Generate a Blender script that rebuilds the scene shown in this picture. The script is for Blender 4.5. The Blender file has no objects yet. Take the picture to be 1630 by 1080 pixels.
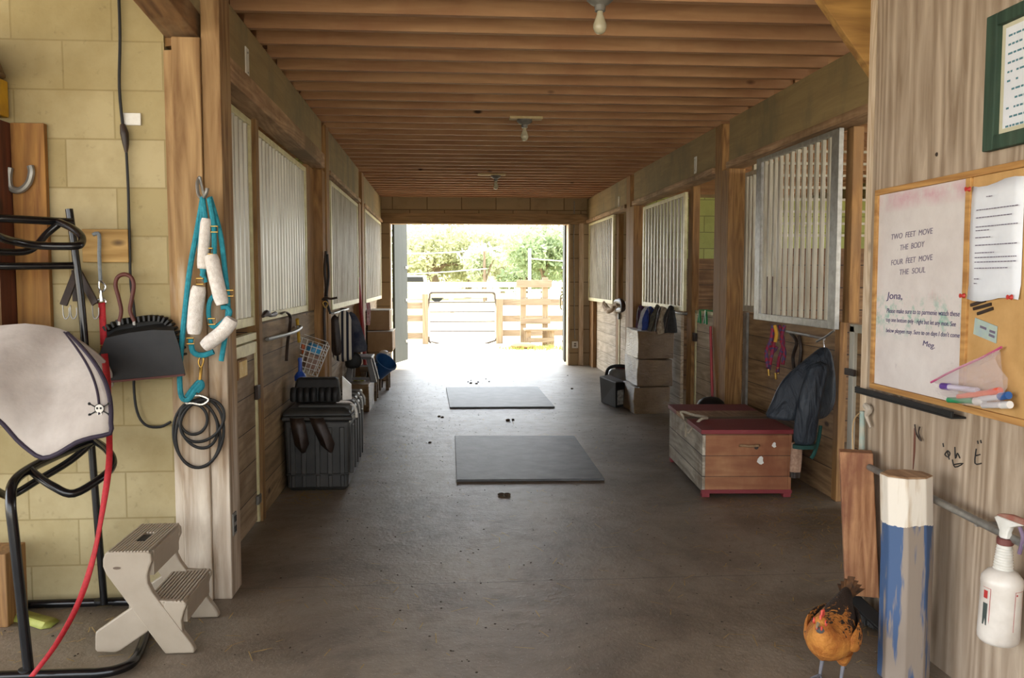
import bpy, bmesh, math, random
from mathutils import Vector, Matrix
from mathutils import noise as mnoise
random.seed(7)
V = Vector
C = bpy.context.scene.collection

# ------------------------------------------------------------------ camera
W_, H_ = 1630, 1080
FPX = 1380.0; CH = 1.40
pitch = math.atan(95 / FPX); yaw = math.atan(107 * math.cos(pitch) / FPX)
cd = bpy.data.cameras.new('camera'); cam = bpy.data.objects.new('camera', cd); C.objects.link(cam)
cam.location = (0, 0, CH); cam.rotation_euler = (math.pi / 2 - pitch, 0, -yaw)
cd.sensor_width = 36; cd.lens = FPX / W_ * 36; cd.clip_end = 500; cd.clip_start = .05
bpy.context.scene.camera = cam

# ------------------------------------------------------------------ sky, sun, exposure
sc = bpy.context.scene
sc.view_settings.view_transform = 'Standard'; sc.view_settings.look = 'None'
sc.view_settings.gamma = 1; sc.view_settings.use_curve_mapping = False
sc.view_settings.exposure = -0.12
wd = bpy.data.worlds.new('sky'); sc.world = wd; wd.use_nodes = True
nt = wd.node_tree; bg = nt.nodes['Background']
tc = nt.nodes.new('ShaderNodeTexCoord'); sp = nt.nodes.new('ShaderNodeSeparateXYZ')
nt.links.new(tc.outputs['Generated'], sp.inputs[0])
mr = nt.nodes.new('ShaderNodeMapRange'); mr.inputs['From Min'].default_value = .3; mr.inputs['From Max'].default_value = -.9
mr.inputs['To Min'].default_value = 10.0; mr.inputs['To Max'].default_value = 5.2
nt.links.new(sp.outputs['Y'], mr.inputs['Value']); nt.links.new(mr.outputs[0], bg.inputs['Strength'])
rp = nt.nodes.new('ShaderNodeValToRGB'); rp.color_ramp.elements[0].position = 0; rp.color_ramp.elements[0].color = (.97, .985, 1, 1)
rp.color_ramp.elements[1].position = .6; rp.color_ramp.elements[1].color = (.80, .90, 1, 1)
nt.links.new(sp.outputs['Z'], rp.inputs[0]); nt.links.new(rp.outputs[0], bg.inputs['Color'])
sl = bpy.data.lights.new('sun', 'SUN'); sl.energy = 18; sl.angle = math.radians(2); sl.color = (1, .95, .86)
so = bpy.data.objects.new('sun', sl); C.objects.link(so)
so.rotation_euler = V((-.35, -.30, -1)).to_track_quat('-Z', 'Y').to_euler()

# ------------------------------------------------------------------ measuring: pixel of the photograph -> point on a plane of the place
Fw = V((math.sin(yaw) * math.cos(pitch), math.cos(yaw) * math.cos(pitch), -math.sin(pitch)))
Up = V((math.sin(yaw) * math.sin(pitch), math.cos(yaw) * math.sin(pitch), math.cos(pitch)))
Rt = V((math.cos(yaw), -math.sin(yaw), 0)); CAM = V((0, 0, CH))
def ray(x, y): return Fw + Rt * ((x - 815) / FPX) + Up * ((540 - y) / FPX)
def FL(x, y, z=0): d = ray(x, y); return CAM + d * ((z - CH) / d.z)
def PX(x, y, X): d = ray(x, y); return CAM + d * (X / d.x)
def PY(x, y, Y): d = ray(x, y); return CAM + d * (Y / d.y)

# ------------------------------------------------------------------ mesh collector
def spline(pts, n=5, closed=False):
    pts = [V(p) for p in pts]; m = len(pts); out = []
    if m < 3 or n < 2: return pts
    rng = m if closed else m - 1
    for i in range(rng):
        if closed: a, b, c, d = pts[i - 1], pts[i], pts[(i + 1) % m], pts[(i + 2) % m]
        else: a, b, c, d = pts[max(i - 1, 0)], pts[i], pts[i + 1], pts[min(i + 2, m - 1)]
        for k in range(n):
            t = k / n
            out.append(.5 * ((2 * b) + (c - a) * t + (2 * a - 5 * b + 4 * c - d) * t * t + (3 * b - a - 3 * c + d) * t ** 3))
    if not closed: out.append(pts[-1])
    return out
class MB:
    def __init__(s): s.v = []; s.f = []
    def add(s, vs, fs):
        o = len(s.v); s.v += [V(p) for p in vs]; s.f += [[i + o for i in f] for f in fs]; return s
    def box(s, x0, x1, y0, y1, z0, z1):
        vs = [(x, y, z) for x in (x0, x1) for y in (y0, y1) for z in (z0, z1)]
        return s.add(vs, [(0, 1, 3, 2), (4, 6, 7, 5), (0, 4, 5, 1), (2, 3, 7, 6), (0, 2, 6, 4), (1, 5, 7, 3)])
    def obb(s, c, ax, ay, az):
        c, ax, ay, az = V(c), V(ax), V(ay), V(az)
        vs = [c + ax * i + ay * j + az * k for i in (-1, 1) for j in (-1, 1) for k in (-1, 1)]
        return s.add(vs, [(0, 1, 3, 2), (4, 6, 7, 5), (0, 4, 5, 1), (2, 3, 7, 6), (0, 2, 6, 4), (1, 5, 7, 3)])
    def bar(s, a, b, w, t, side=(0, 1, 0)):
        a, b = V(a), V(b); d = (b - a); u = d.normalized(); q = V(side); q = (q - u * q.dot(u)).normalized(); r = u.cross(q)
        return s.obb((a + b) / 2, d / 2, q * t / 2, r * w / 2)
    def prism(s, poly, ext):
        poly = [V(p) for p in poly]; e = V(ext); n = len(poly)
        return s.add(poly + [p + e for p in poly], [list(range(n))[::-1], list(range(n, 2 * n))] + [(i, (i + 1) % n, (i + 1) % n + n, i + n) for i in range(n)])
    def tube(s, pts, r, seg=8, n=4, closed=False, flat=1, nrm=None):
        P = spline(pts, n, closed); m = len(P)
        rs = r if isinstance(r, (list, tuple)) else None
        ref = V(nrm) if nrm else None; q = None; rings = []
        for i, p in enumerate(P):
            t = (P[(i + 1) % m] - P[i - 1]) if closed else (P[min(i + 1, m - 1)] - P[max(i - 1, 0)])
            t = t.normalized() if t.length > 1e-9 else V((0, 0, 1))
            if ref is not None: q = ref - t * ref.dot(t)
            elif q is None:
                q = V((0, 0, 1)) if abs(t.z) < .9 else V((1, 0, 0)); q = q - t * q.dot(t)
            else: q = q - t * q.dot(t)
            q = q.normalized() if q.length > 1e-6 else V((1, 0, 0)); b = t.cross(q)
            if rs: k = i / (m - 1) * (len(rs) - 1); j = min(int(k), len(rs) - 2); rr = rs[j] + (rs[j + 1] - rs[j]) * (k - j)
            else: rr = r
            rings.append([p + (q * math.cos(a) * flat + b * math.sin(a)) * rr for a in [2 * math.pi * j / seg for j in range(seg)]])
        return s.loft(rings, closed)
    def loft(s, rings, closed=False, caps=True):
        n = len(rings[0]); o = len(s.v); m = len(rings)
        for r in rings: s.v += [V(p) for p in r]
        for i in range(m if closed else m - 1):
            a = o + i * n; b = o + ((i + 1) % m) * n
            for j in range(n): s.f.append([a + j, a + (j + 1) % n, b + (j + 1) % n, b + j])
        if not closed and caps:
            s.f.append([o + j for j in range(n)][::-1]); s.f.append([o + (m - 1) * n + j for j in range(n)])
        return s
    def lathe(s, c, prof, seg=16, M=None):
        c = V(c); rings = []
        for r, h in prof:
            ring = []
            for j in range(seg):
                a = 2 * math.pi * j / seg; p = V((r * math.cos(a), r * math.sin(a), h))
                if M: p = M @ p
                ring.append(c + p)
            rings.append(ring)
        return s.loft(rings)
    def ell(s, c, rx, ry, rz, seg=12, M=None):
        n = seg // 2 + 1
        prof = [(max(math.sin(math.pi * i / n), .02), -math.cos(math.pi * i / n)) for i in range(n + 1)]
        S = Matrix.Diagonal((rx, ry, rz)); S = (M @ S) if M else S
        return s.lathe(c, prof, seg, S)
    def grid(s, rows):
        n = len(rows[0]); o = len(s.v)
        for r in rows: s.v += [V(p) for p in r]
        for i in range(len(rows) - 1):
            for j in range(n - 1):
                a = o + i * n + j; s.f.append([a, a + 1, a + n + 1, a + n])
        return s
    def build(s, name, mat, parent=None, smooth=False, bevel=0, solid=0, sub=0, recalc=True, loc=None, wob=0):
        me = bpy.data.meshes.new(name)
        if parent is not None: o0 = V(parent['_o'])
        elif loc is not None: o0 = V(loc)
        else:
            xs = [p.x for p in s.v]; ys = [p.y for p in s.v]; zs = [p.z for p in s.v]
            o0 = V(((min(xs) + max(xs)) / 2, (min(ys) + max(ys)) / 2, min(zs)))
        if wob:
            s.v = [p + mnoise.noise_vector(p * 9) * wob for p in s.v]
        me.from_pydata([p - o0 for p in s.v], [], s.f); me.validate(); me.update()
        if recalc:
            bm = bmesh.new(); bm.from_mesh(me); bmesh.ops.recalc_face_normals(bm, faces=bm.faces); bm.to_mesh(me); bm.free()
        if mat: me.materials.append(mat)
        if smooth:
            me.shade_smooth()
            if sub == 0: me.set_sharp_from_angle(angle=math.radians(42))
        o = bpy.data.objects.new(name, me); C.objects.link(o)
        o['_o'] = tuple(o0)
        if parent is not None: o.parent = parent
        else: o.location = o0
        if solid:
            m = o.modifiers.new('s', 'SOLIDIFY'); m.thickness = solid; m.offset = 0
        if sub:
            m = o.modifiers.new('u', 'SUBSURF'); m.levels = m.render_levels = sub
        if bevel:
            m = o.modifiers.new('b', 'BEVEL'); m.width = bevel; m.segments = 2; m.limit_method = 'ANGLE'; m.angle_limit = math.radians(40)
        return o
def tag(o, label=None, cat=None, group=None, kind=None):
    if label: o['label'] = label
    if cat: o['category'] = cat
    if group: o['group'] = group
    if kind: o['kind'] = kind
    return o
def thing(name, loc, label, cat, group=None):
    o = bpy.data.objects.new(name, None); C.objects.link(o); o.location = V(loc); o['_o'] = tuple(V(loc))
    o.empty_display_size = .1
    return tag(o, label, cat, group)
def S(o): o['kind'] = 'structure'; return o
def text(s, name, pos, size, mat, parent, face='W', shear=0, width=None, align='LEFT', off=0.0):
    cu = bpy.data.curves.new(name, 'FONT'); cu.body = s; cu.size = size; cu.shear = shear; cu.align_x = align
    cu.extrude = .0004; cu.offset = off; cu.materials.append(mat)
    tmp = bpy.data.objects.new('tmp', cu); C.objects.link(tmp); bpy.context.view_layer.update()
    me = bpy.data.meshes.new_from_object(tmp.evaluated_get(bpy.context.evaluated_depsgraph_get())); bpy.data.objects.remove(tmp); bpy.data.curves.remove(cu)
    me.name = name; o = bpy.data.objects.new(name, me); C.objects.link(o)
    if face == 'W': R = Matrix(((0, 0, -1), (-1, 0, 0), (0, 1, 0)))       # reads on a face turned to -X
    elif face == 'E': R = Matrix(((0, 0, 1), (1, 0, 0), (0, 1, 0)))
    else: R = Matrix(((1, 0, 0), (0, 0, -1), (0, 1, 0)))                   # faces -Y
    o.matrix_world = Matrix.Translation(V(pos)) @ R.to_4x4()
    if width:
        bpy.context.view_layer.update(); o.scale.x = width / max(o.dimensions.x, 1e-4)
    if parent is not None:
        o.location = V(pos) - V(parent['_o']); o.parent = parent
    return o

# ------------------------------------------------------------------ materials
def hx(h):
    h = h.lstrip('#'); c = [int(h[i:i + 2], 16) / 255 for i in (0, 2, 4)]
    return tuple(((x + .055) / 1.055) ** 2.4 if x > .04045 else x / 12.92 for x in c) + (1,)
class NT:
    def __init__(s, name):
        s.m = bpy.data.materials.new(name); s.m.use_nodes = True; s.t = s.m.node_tree; s.b = s.t.nodes['Principled BSDF']
    def n(s, t, **k):
        x = s.t.nodes.new('ShaderNode' + t)
        for a, b in k.items(): setattr(x, a, b)
        return x
    def l(s, a, b): s.t.links.new(a, b)
    def coord(s, sc=(1, 1, 1), world=False, loc=(0, 0, 0)):
        mp = s.n('Mapping'); mp.inputs['Scale'].default_value = sc; mp.inputs['Location'].default_value = loc
        if world: g = s.n('NewGeometry'); s.l(g.outputs['Position'], mp.inputs[0])
        else: g = s.n('TexCoord'); s.l(g.outputs['Object'], mp.inputs[0])
        return mp.outputs[0]
    def noise(s, vec, scale=5, detail=6, rough=.6, dist=0):
        x = s.n('TexNoise'); x.inputs['Scale'].default_value = scale; x.inputs['Detail'].default_value = detail
        x.inputs['Roughness'].default_value = rough; x.inputs['Distortion'].default_value = dist; s.l(vec, x.inputs['Vector']); return x.outputs[0]
    def ramp(s, fac, p0, c0, p1, c1):
        x = s.n('ValToRGB'); e = x.color_ramp.elements; e[0].position = p0; e[0].color = c0; e[1].position = p1; e[1].color = c1; s.l(fac, x.inputs[0]); return x.outputs[0]
    def mix(s, fac, a, b, mode='MIX'):
        x = s.n('Mix', data_type='RGBA', blend_type=mode)
        for sock, val in ((0, fac), (6, a), (7, b)):
            if hasattr(val, 'links'): s.l(val, x.inputs[sock])
            elif sock == 0: x.inputs[0].default_value = val
            else: x.inputs[sock].default_value = val
        return x.outputs[2]
    def math(s, op, a, b=0):
        x = s.n('Math', operation=op)
        for i, val in enumerate((a, b)):
            if hasattr(val, 'links'): s.l(val, x.inputs[i])
            else: x.inputs[i].default_value = val
        return x.outputs[0]
    def bump(s, h, st=.3, dist=.01):
        x = s.n('Bump'); x.inputs['Strength'].default_value = st; x.inputs['Distance'].default_value = dist; s.l(h, x.inputs['Height'])
        s.l(x.outputs[0], s.b.inputs['Normal']); return x
    def out(s, col=None, rough=None, metal=0, spec=None):
        if col is not None:
            if hasattr(col, 'links'): s.l(col, s.b.inputs['Base Color'])
            else: s.b.inputs['Base Color'].default_value = col
        if rough is not None:
            if hasattr(rough, 'links'): s.l(rough, s.b.inputs['Roughness'])
            else: s.b.inputs['Roughness'].default_value = rough
        s.b.inputs['Metallic'].default_value = metal
        if spec is not None: s.b.inputs['Specular IOR Level'].default_value = spec
        return s.m
W1 = (1, 1, 1, 1); K1 = (0, 0, 0, 1)
def plain(name, c, rough=.6, metal=0, c2=None, scale=12, bump=.15, world=False, lo=.35, hi=.7, stretch=(1, 1, 1)):
    t = NT(name); v = t.coord(stretch, world)
    nz = t.noise(v, scale, 5)
    col = t.ramp(nz, lo, hx(c), hi, hx(c2 or c))
    if bump: t.bump(t.noise(v, scale * 4, 3), bump, .004)
    return t.out(col, rough, metal)
def wood(name, c1, c2, axis=2, rough=.75, plank=None, dirt=None, knots=True, world=True, fine=.5, gap=.02, dirtscale=1.3, dlo=.45, dhi=.65, grain=9, bst=.35, pvar=.35, off=0.0, stretch=.09):
    """aged timber: grain runs along axis; plank=(axis, width) cuts it into boards"""
    t = NT(name)
    scl = [1, 1, 1]; scl[axis] = stretch
    base = t.coord(scl, world)
    vec = base
    gapf = None
    if plank:
        g = t.n('NewGeometry' if world else 'TexCoord'); sp = t.n('SeparateXYZ'); t.l(g.outputs['Position' if world else 'Object'], sp.inputs[0])
        q = t.math('DIVIDE', t.math('ADD', sp.outputs[plank[0]], off), plank[1]); fl = t.math('FLOOR', q); fr = t.math('FRACT', q)
        wn = t.n('TexWhiteNoise', noise_dimensions='1D'); t.l(fl, wn.inputs['W'])
        add = t.n('VectorMath', operation='ADD'); sc2 = t.n('VectorMath', operation='SCALE'); t.l(wn.outputs['Color'], sc2.inputs[0]); sc2.inputs['Scale'].default_value = 20
        t.l(base, add.inputs[0]); t.l(sc2.outputs[0], add.inputs[1]); vec = add.outputs[0]
        d = t.math('MINIMUM', fr, t.math('SUBTRACT', 1, fr)); gapf = t.math('GREATER_THAN', d, gap)
    n1 = t.noise(vec, grain * 3, 5, .6, .6)
    wv = t.math('FRACT', t.math('MULTIPLY', t.noise(vec, grain * .4, 2, .5, .3), 14))
    wv = t.math('ABSOLUTE', t.math('SUBTRACT', wv, .5))
    f = t.math('ADD', t.math('MULTIPLY', n1, 1 - fine * .45), t.math('MULTIPLY', wv, fine * .9))
    col = t.ramp(f, .34, hx(c1), .72, hx(c2))
    if plank:
        m = t.math('ADD', t.math('MULTIPLY', wn.outputs['Value'], pvar), 1 - pvar)
        cc = t.n('CombineColor');
        for i in range(3): t.l(m, cc.inputs[i])
        col = t.mix(1.0, col, cc.outputs[0], 'MULTIPLY')
    if knots:
        ks = [2.2, 2.2, 2.2]; ks[axis] = 1.1
        vo = t.n('TexVoronoi'); t.l(t.coord(ks, world), vo.inputs['Vector']); vo.inputs['Scale'].default_value = 1.6
        kf = t.ramp(vo.outputs['Distance'], .035, W1, .075, K1)
        col = t.mix(kf, col, hx('#3a2416'))
    if dirt:
        dn = t.noise(t.coord((1, 1, .6), world), dirtscale, 6, .65)
        df = t.ramp(dn, dlo, K1, dhi, W1); col = t.mix(df, col, hx(dirt))
    if gapf is not None: col = t.mix(gapf, hx('#1c140e'), col)
    h = f
    if gapf is not None: h = t.math('ADD', f, t.math('MULTIPLY', gapf, 1.5))
    t.bump(h, bst, .006)
    return t.out(col, rough)
def blocks(name, c1, c2, cm, w=.406, hgt=.203, oz=.162, ox=0, axis='X', mortar=.006, dirt='#6b5c34', dlo=.5, dhi=.8):
    t = NT(name); g = t.n('NewGeometry'); sp = t.n('SeparateXYZ'); t.l(g.outputs['Position'], sp.inputs[0])
    cb = t.n('CombineXYZ'); t.l(t.math('ADD', sp.outputs[axis], ox + 40 * w), cb.inputs[0]); t.l(t.math('ADD', sp.outputs['Z'], -oz + 20 * hgt), cb.inputs[1])
    br = t.n('TexBrick'); t.l(cb.outputs[0], br.inputs['Vector']); br.inputs['Scale'].default_value = 1
    br.inputs['Brick Width'].default_value = w; br.inputs['Row Height'].default_value = hgt; br.inputs['Mortar Size'].default_value = mortar
    br.inputs['Mortar Smooth'].default_value = .3; br.inputs['Bias'].default_value = 0
    br.inputs['Color1'].default_value = hx(c1); br.inputs['Color2'].default_value = hx(c2); br.inputs['Mortar'].default_value = hx(cm)
    v = t.coord((1, 1, 1), True)
    n = t.noise(v, 2.2, 7, .65)
    col = t.mix(t.ramp(n, dlo, K1, dhi, (.7, .7, .7, 1)), br.outputs['Color'], hx(dirt))
    n2 = t.noise(v, 30, 4)
    col = t.mix(t.ramp(n2, .62, K1, .8, (.35, .35, .35, 1)), col, hx('#4a3f28'))
    h = t.math('ADD', t.math('MULTIPLY', br.outputs['Fac'], -1), t.math('MULTIPLY', t.noise(v, 60, 4), .3))
    t.bump(h, .35, .006)
    return t.out(col, .85)
M = {}
M['floor'] = None
def concrete():
    t = NT('concrete'); v = t.coord((1, 1, 1), True)
    a = t.noise(v, 1.1, 8, .7, .6); b = t.noise(v, 45, 4, .7); c = t.noise(v, 9, 6, .75)
    col = t.ramp(a, .35, hx('#5f5344'), .68, hx('#8e8170'))
    col = t.mix(t.ramp(c, .52, K1, .72, (.55, .55, .55, 1)), col, hx('#5c4f41'))
    col = t.mix(t.ramp(b, .60, K1, .78, (.8, .8, .8, 1)), col, hx('#9a9184'))
    vo = t.n('TexVoronoi'); t.l(v, vo.inputs['Vector']); vo.inputs['Scale'].default_value = 55
    col = t.mix(t.ramp(vo.outputs['Distance'], .08, (.5, .5, .5, 1), .13, K1), col, hx('#b9b2a6'))
    gy = t.n('NewGeometry'); sy = t.n('SeparateXYZ'); t.l(gy.outputs['Position'], sy.inputs[0])
    yy = t.math('ADD', sy.outputs['Y'], t.math('MULTIPLY', t.math('SUBTRACT', a, .5), .03))
    jf = t.math('LESS_THAN', t.math('ABSOLUTE', t.math('SUBTRACT', t.math('FRACT', t.math('DIVIDE', t.math('SUBTRACT', yy, 2.40), 3.05)), .5)), .0012)
    col = t.mix(t.math('MULTIPLY', jf, .6), col, hx('#3a3026'))
    t.bump(t.math('ADD', b, t.math('MULTIPLY', c, 1.5)), .5, .005)
    r = t.n('MapRange'); t.l(c, r.inputs[0]); r.inputs['To Min'].default_value = .34; r.inputs['To Max'].default_value = .62
    return t.out(col, r.outputs[0], spec=.5)
M['floor'] = concrete()
M['joist'] = wood('joist_wood', '#98704e', '#b68e68', 0, dirt='#946648', dirtscale=2, dlo=.45, dhi=.8, fine=.1, grain=5)
M['deck'] = wood('deck_wood', '#6a4022', '#96623a', 1, plank=(0, .6))
M['beam'] = wood('beam_wood', '#86704a', '#9a8459', 1, dirt='#75684a', dirtscale=2.2, fine=.12, knots=False, grain=6)
M['post'] = wood('post_wood', '#74502a', '#a57c48', 2, dirt='#846440', grain=14)
M['postL'] = wood('pale_post_wood', '#a5804f', '#d6b587', 2, dirt='#c9b9a2', dlo=.42, dhi=.75, grain=12)
M['ledge'] = wood('ledge_wood', '#8f6c4c', '#bc9a76', 1, dirt='#6d5334', grain=12)
M['board'] = wood('weathered_board', '#8b7457', '#b9a385', 1, plank=(2, .19), dirt='#6b553c', dlo=.5, dhi=.75, pvar=.2, gap=.012)
M['boardR'] = wood('brown_board', '#7a5c3c', '#a88860', 1, plank=(2, .19), dirt='#503620', dlo=.5, dhi=.8, pvar=.25, gap=.012)
M['boardW'] = wood('pale_board', '#ac9a80', '#d2c2aa', 1, plank=(2, .15), dirt='#8a7458', dlo=.48, dhi=.8, pvar=.15, gap=.012)
M['boardX'] = wood('partition_board', '#7a5838', '#ab8458', 0, plank=(2, .19), dirt='#5c4028', pvar=.3)
M['ply'] = wood('plywood', '#86725c', '#bcaa94', 2, dirt='#a99784', dirtscale=1.6, dlo=.45, dhi=.8, grain=7, fine=.6, knots=False, stretch=.11, bst=.08)
M['plyedge'] = wood('pale_trim_wood', '#b39a7c', '#d8c6ac', 2, grain=16)
M['blockL'] = blocks('yellow_blocks', '#a3946a', '#b0a27c', '#93845c', dirt='#7f6d40', ox=.569, mortar=.004, dlo=.42, dhi=.75)
M['blockF'] = blocks('tan_blocks', '#a08a68', '#aa9472', '#6e5a40', w=.55, hgt=.385, oz=.2, dirt='#7a6444', mortar=.008)
M['blockG'] = blocks('green_lit_blocks', '#a4a860', '#b0b46c', '#7c7c48', dirt='#66683a')  # green cast of the light in the stalls put into the block colour
M['blockY'] = blocks('side_blocks', '#a4a070', '#b0ac7c', '#7c7850', dirt='#66603a', axis='Y')
M['galv'] = plain('galvanised_metal', '#cfccbe', .4, .25, '#a39f90', 6, .1, stretch=(1, 1, .2))
M['galv2'] = plain('weathered_grille_metal', '#bab3a0', .5, .25, '#8a806c', 9, .15, stretch=(1, 1, .25))
M['cream'] = plain('cream_metal', '#d3cca0', .5, .1, '#b9ae84', 14)
M['grey_steel'] = plain('grey_steel', '#9a9892', .45, .6, '#7c7a74', 20)
M['black_tube'] = plain('black_enamel', '#0b0b0d', .22, 0, '#141416', 30, .03)
M['black'] = plain('black_plastic', '#0c0c0c', .6, 0, '#161514', 25, .1)
M['trunk'] = plain('dusty_black_plastic', '#262624', .42, 0, '#3e3c38', 7, .12)
M['rubber'] = plain('stall_mat_rubber', '#3c3d3e', .55, 0, '#5a5b5a', 6, .5)
M['dkgreen'] = wood('dark_green_door', '#12180c', '#1e2616', 2, dirt='#26281e', knots=False)
M['glass_bulb'] = plain('bulb_glass', '#b8b29a', .12, 0, '#a29a80', 10, 0)
M['porcelain'] = plain('grey_socket', '#77756f', .5, 0, '#5b5953', 20)
M['white'] = plain('white_plastic', '#dcdad2', .4, 0, '#c8c4ba', 20, .03)
M['teal'] = plain('teal_rope', '#1a7888', .8, 0, '#2a92a2', 60, .6)
M['fleece'] = plain('white_fleece', '#d8d0c6', .95, 0, '#efe9e2', 60, .9)
M['brass'] = plain('brass', '#b08d4a', .3, .9, '#8a6c34', 30)
M['chrome'] = plain('chrome', '#c8c8c8', .2, .95, '#a8a8a8', 30)
M['red_web'] = plain('red_webbing', '#ae141e', .7, 0, '#8e0d16', 90, .4)
M['pad'] = plain('white_saddle_cloth', '#bdb5ad', .95, 0, '#a0968e', 5, .5)
M['piping'] = plain('dark_purple_piping', '#2a2030', .8)
M['stool'] = plain('beige_plastic', '#a89b89', .5, 0, '#978a77', 4, .05)
M['leather'] = plain('dark_leather', '#241a14', .5, 0, '#3a2a20', 20, .2)
M['oxred'] = plain('red_brown_rubber', '#5c2a20', .6, 0, '#48201a', 20)
M['dark'] = plain('dark_line', '#1c1a18', .7)

# ================================================================== THE SETTING
t = NT('sandy_ground'); v = t.coord((1, 1, 1), True)
g_ = t.ramp(t.noise(v, .35, 7, .6), .48, hx('#b3a283'), .60, hx('#8f9a58'))
# bare sand by the barn, grass further out
g2 = t.n('NewGeometry'); s2 = t.n('SeparateXYZ'); t.l(g2.outputs['Position'], s2.inputs[0])
col = t.mix(t.ramp(t.math('DIVIDE', t.math('ADD', s2.outputs['Y'], t.math('MULTIPLY', t.noise(v, .5, 4), 6)), 100), .22, K1, .30, W1), hx('#b5a68c'), g_)
t.bump(t.noise(v, 14, 6), .5, .03); M['ground'] = t.out(col, .95)
S(MB().box(-90, 90, -40, 150, -.12, -.03).build('ground', M['ground']))
S(MB().box(-5.4, 6.2, -2.5, 14.12, -.10, 0).build('floor', M['floor']))
fy = M['floor']
# ceiling deck and joists
S(MB().box(-5.4, 6.2, -1.5, 14.3, 2.93, 2.98).build('ceiling', M['deck']))  # near end runs on unseen past the camera to dim the front wall
JP = .2937; y0 = 4.3476 - JP
jm = None
for k in range(34):
    y = y0 + k * JP
    if y > 13.95: break
    if jm is None:
        jm = MB().box(-1.02, 2.34, y, y + .042, 2.69, 2.93).build('ceiling_joist', M['joist'], loc=(0, y, 2.69))
        tag(jm, 'long orange-brown ceiling joist spanning the aisle from side beam to side beam', 'joist', 'ceiling joists above the aisle')
    else:
        o = jm.copy(); C.objects.link(o); o.location = (0, y, 2.69)
# block wall left of the stall row, facing the camera
S(MB().box(-5.4, -1.172, 3.82, 4.0, 0, 2.93).build('wall_front', M['blockL']))
# far wall with the doorway
S(MB().box(-5.4, -.86, 14.0, 14.2, 0, 2.93).box(2.0, 6.2, 14.0, 14.2, 0, 2.93).box(-.86, 2.0, 14.0, 14.2, 2.45, 2.93).build('wall_back', M['blockF']))
S(MB().box(-1.0, 2.3, 13.94, 14.21, 2.285, 2.45).build('trim_1', wood('lintel_wood', '#7a6040', '#a38660', 0)))
S(MB().box(2.17, 2.24, 13.93, 14.0, 0, 2.3).box(-.875, -.855, 13.96, 14.22, 0, 2.285).box(1.995, 2.02, 13.96, 14.22, 0, 2.285).build('trim_2', M['plyedge']))
# outer walls with window openings
for nm, x0, x1, mt in (('wall_left', -5.4, -5.25, 'blockY'), ('wall_right', 6.05, 6.2, 'blockY')):
    b = MB().box(x0, x1, 4.0 if x0 < 0 else 3.0, 14.0, 0, 1.15).box(x0, x1, 4.0 if x0 < 0 else 3.0, 14.0, 2.35, 2.93)
    ys = [4.0 if x0 < 0 else 3.0, 4.4, 6.6, 7.8, 10.0, 11.4, 13.2, 14.0]
    for i in range(0, 8, 2): b.box(x0, x1, ys[i], ys[i + 1], 1.15, 2.35)
    S(b.build(nm, M[mt]))
# partitions between the stalls
def partition(nm, x0, x1, y, top, kind):
    S(MB().box(x0, x1, y, y + .05, 0, 1.66).build('wall_divider_' + nm, M['boardX']))
    if kind == 'block': S(MB().box(x0, x1, y + .01, y + .16, 1.66, 2.42).build('wall_divider_top_' + nm, M['blockG']))
    else:
        b = MB()
        for z in (1.76, 1.86, 1.96, 2.06, 2.16, 2.26, 2.36, 2.46): b.box(x0, x1, y + .015, y + .035, z, z + .02)
        for x in (x0 + .02, (x0 + x1) / 2, x1 - .06): b.box(x, x + .04, y, y + .05, 1.66, 2.93)
        S(b.build('trim_rails_' + nm, M['galv2']))
partition('right_near', 2.55, 6.05, 7.12, 2.4, 'bars'); partition('right_far', 2.55, 6.05, 10.72, 2.4, 'block')
partition('left_near', -5.25, -1.2, 7.5, 2.4, 'block'); partition('left_far', -5.25, -1.2, 10.6, 2.4, 'block')
# stall ceiling beams seen through the openings
b = MB()
for k in range(22):
    y = 4.2 + k * .45; b.box(2.45, 6.05, y, y + .04, 2.75, 2.93); b.box(-5.25, -1.12, y, y + .04, 2.75, 2.93)
S(b.build('ceiling_stall_framing', M['joist']))

# ------------------------------------------------------------------ posts, beams
tpost = NT('worn_post')
def wornpost():
    t = tpost; v = t.coord((1, 1, .09), True); n = t.noise(v, 13, 5, .62, 1.2)
    wv = t.math('ABSOLUTE', t.math('SUBTRACT', t.math('FRACT', t.math('MULTIPLY', t.noise(v, 5, 2), 9)), .5))
    f = t.math('ADD', t.math('MULTIPLY', n, .75), t.math('MULTIPLY', wv, .45))
    a = t.ramp(f, .34, hx('#785834'), .72, hx('#ae8e62')); p = t.ramp(f, .3, hx('#9a8670'), .7, hx('#d6cab8'))
    g = t.n('NewGeometry'); sp = t.n('SeparateXYZ'); t.l(g.outputs['Position'], sp.inputs[0])
    fac = t.ramp(t.math('ADD', t.math('MULTIPLY', sp.outputs['Z'], -.45), t.math('MULTIPLY', t.noise(t.coord((4, 4, .8), True), 2, 5), 1.3)), .12, K1, .5, W1)
    c = t.mix(fac, a, p)
    t.bump(f, .5, .006); return t.out(c, .8)
M['worn'] = wornpost()
tp = thing('wooden_post', (-1.0, 3.8, 0), 'broad pale timber post at left foreground carrying teal halter and coiled cable', 'post')
MB().box(-1.015, -.937, 3.8, 3.98, 0, 2.93).build('post_timber', M['worn'], tp, bevel=.004)
MB().box(-1.132, -1.016, 3.785, 3.98, 0, 2.41).build('plank', M['worn'], tp, bevel=.004)
MB().box(-1.17, -1.133, 3.80, 3.98, 0, 2.36).build('side_strip', M['worn'], tp, bevel=.003, wob=.004)
tag(MB().box(-1.2, -.955, 3.99, 4.04, 0, 2.32).build('door_jamb', M['post']), 'brown timber door jamb right behind the pale foreground post', 'jamb')
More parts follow.
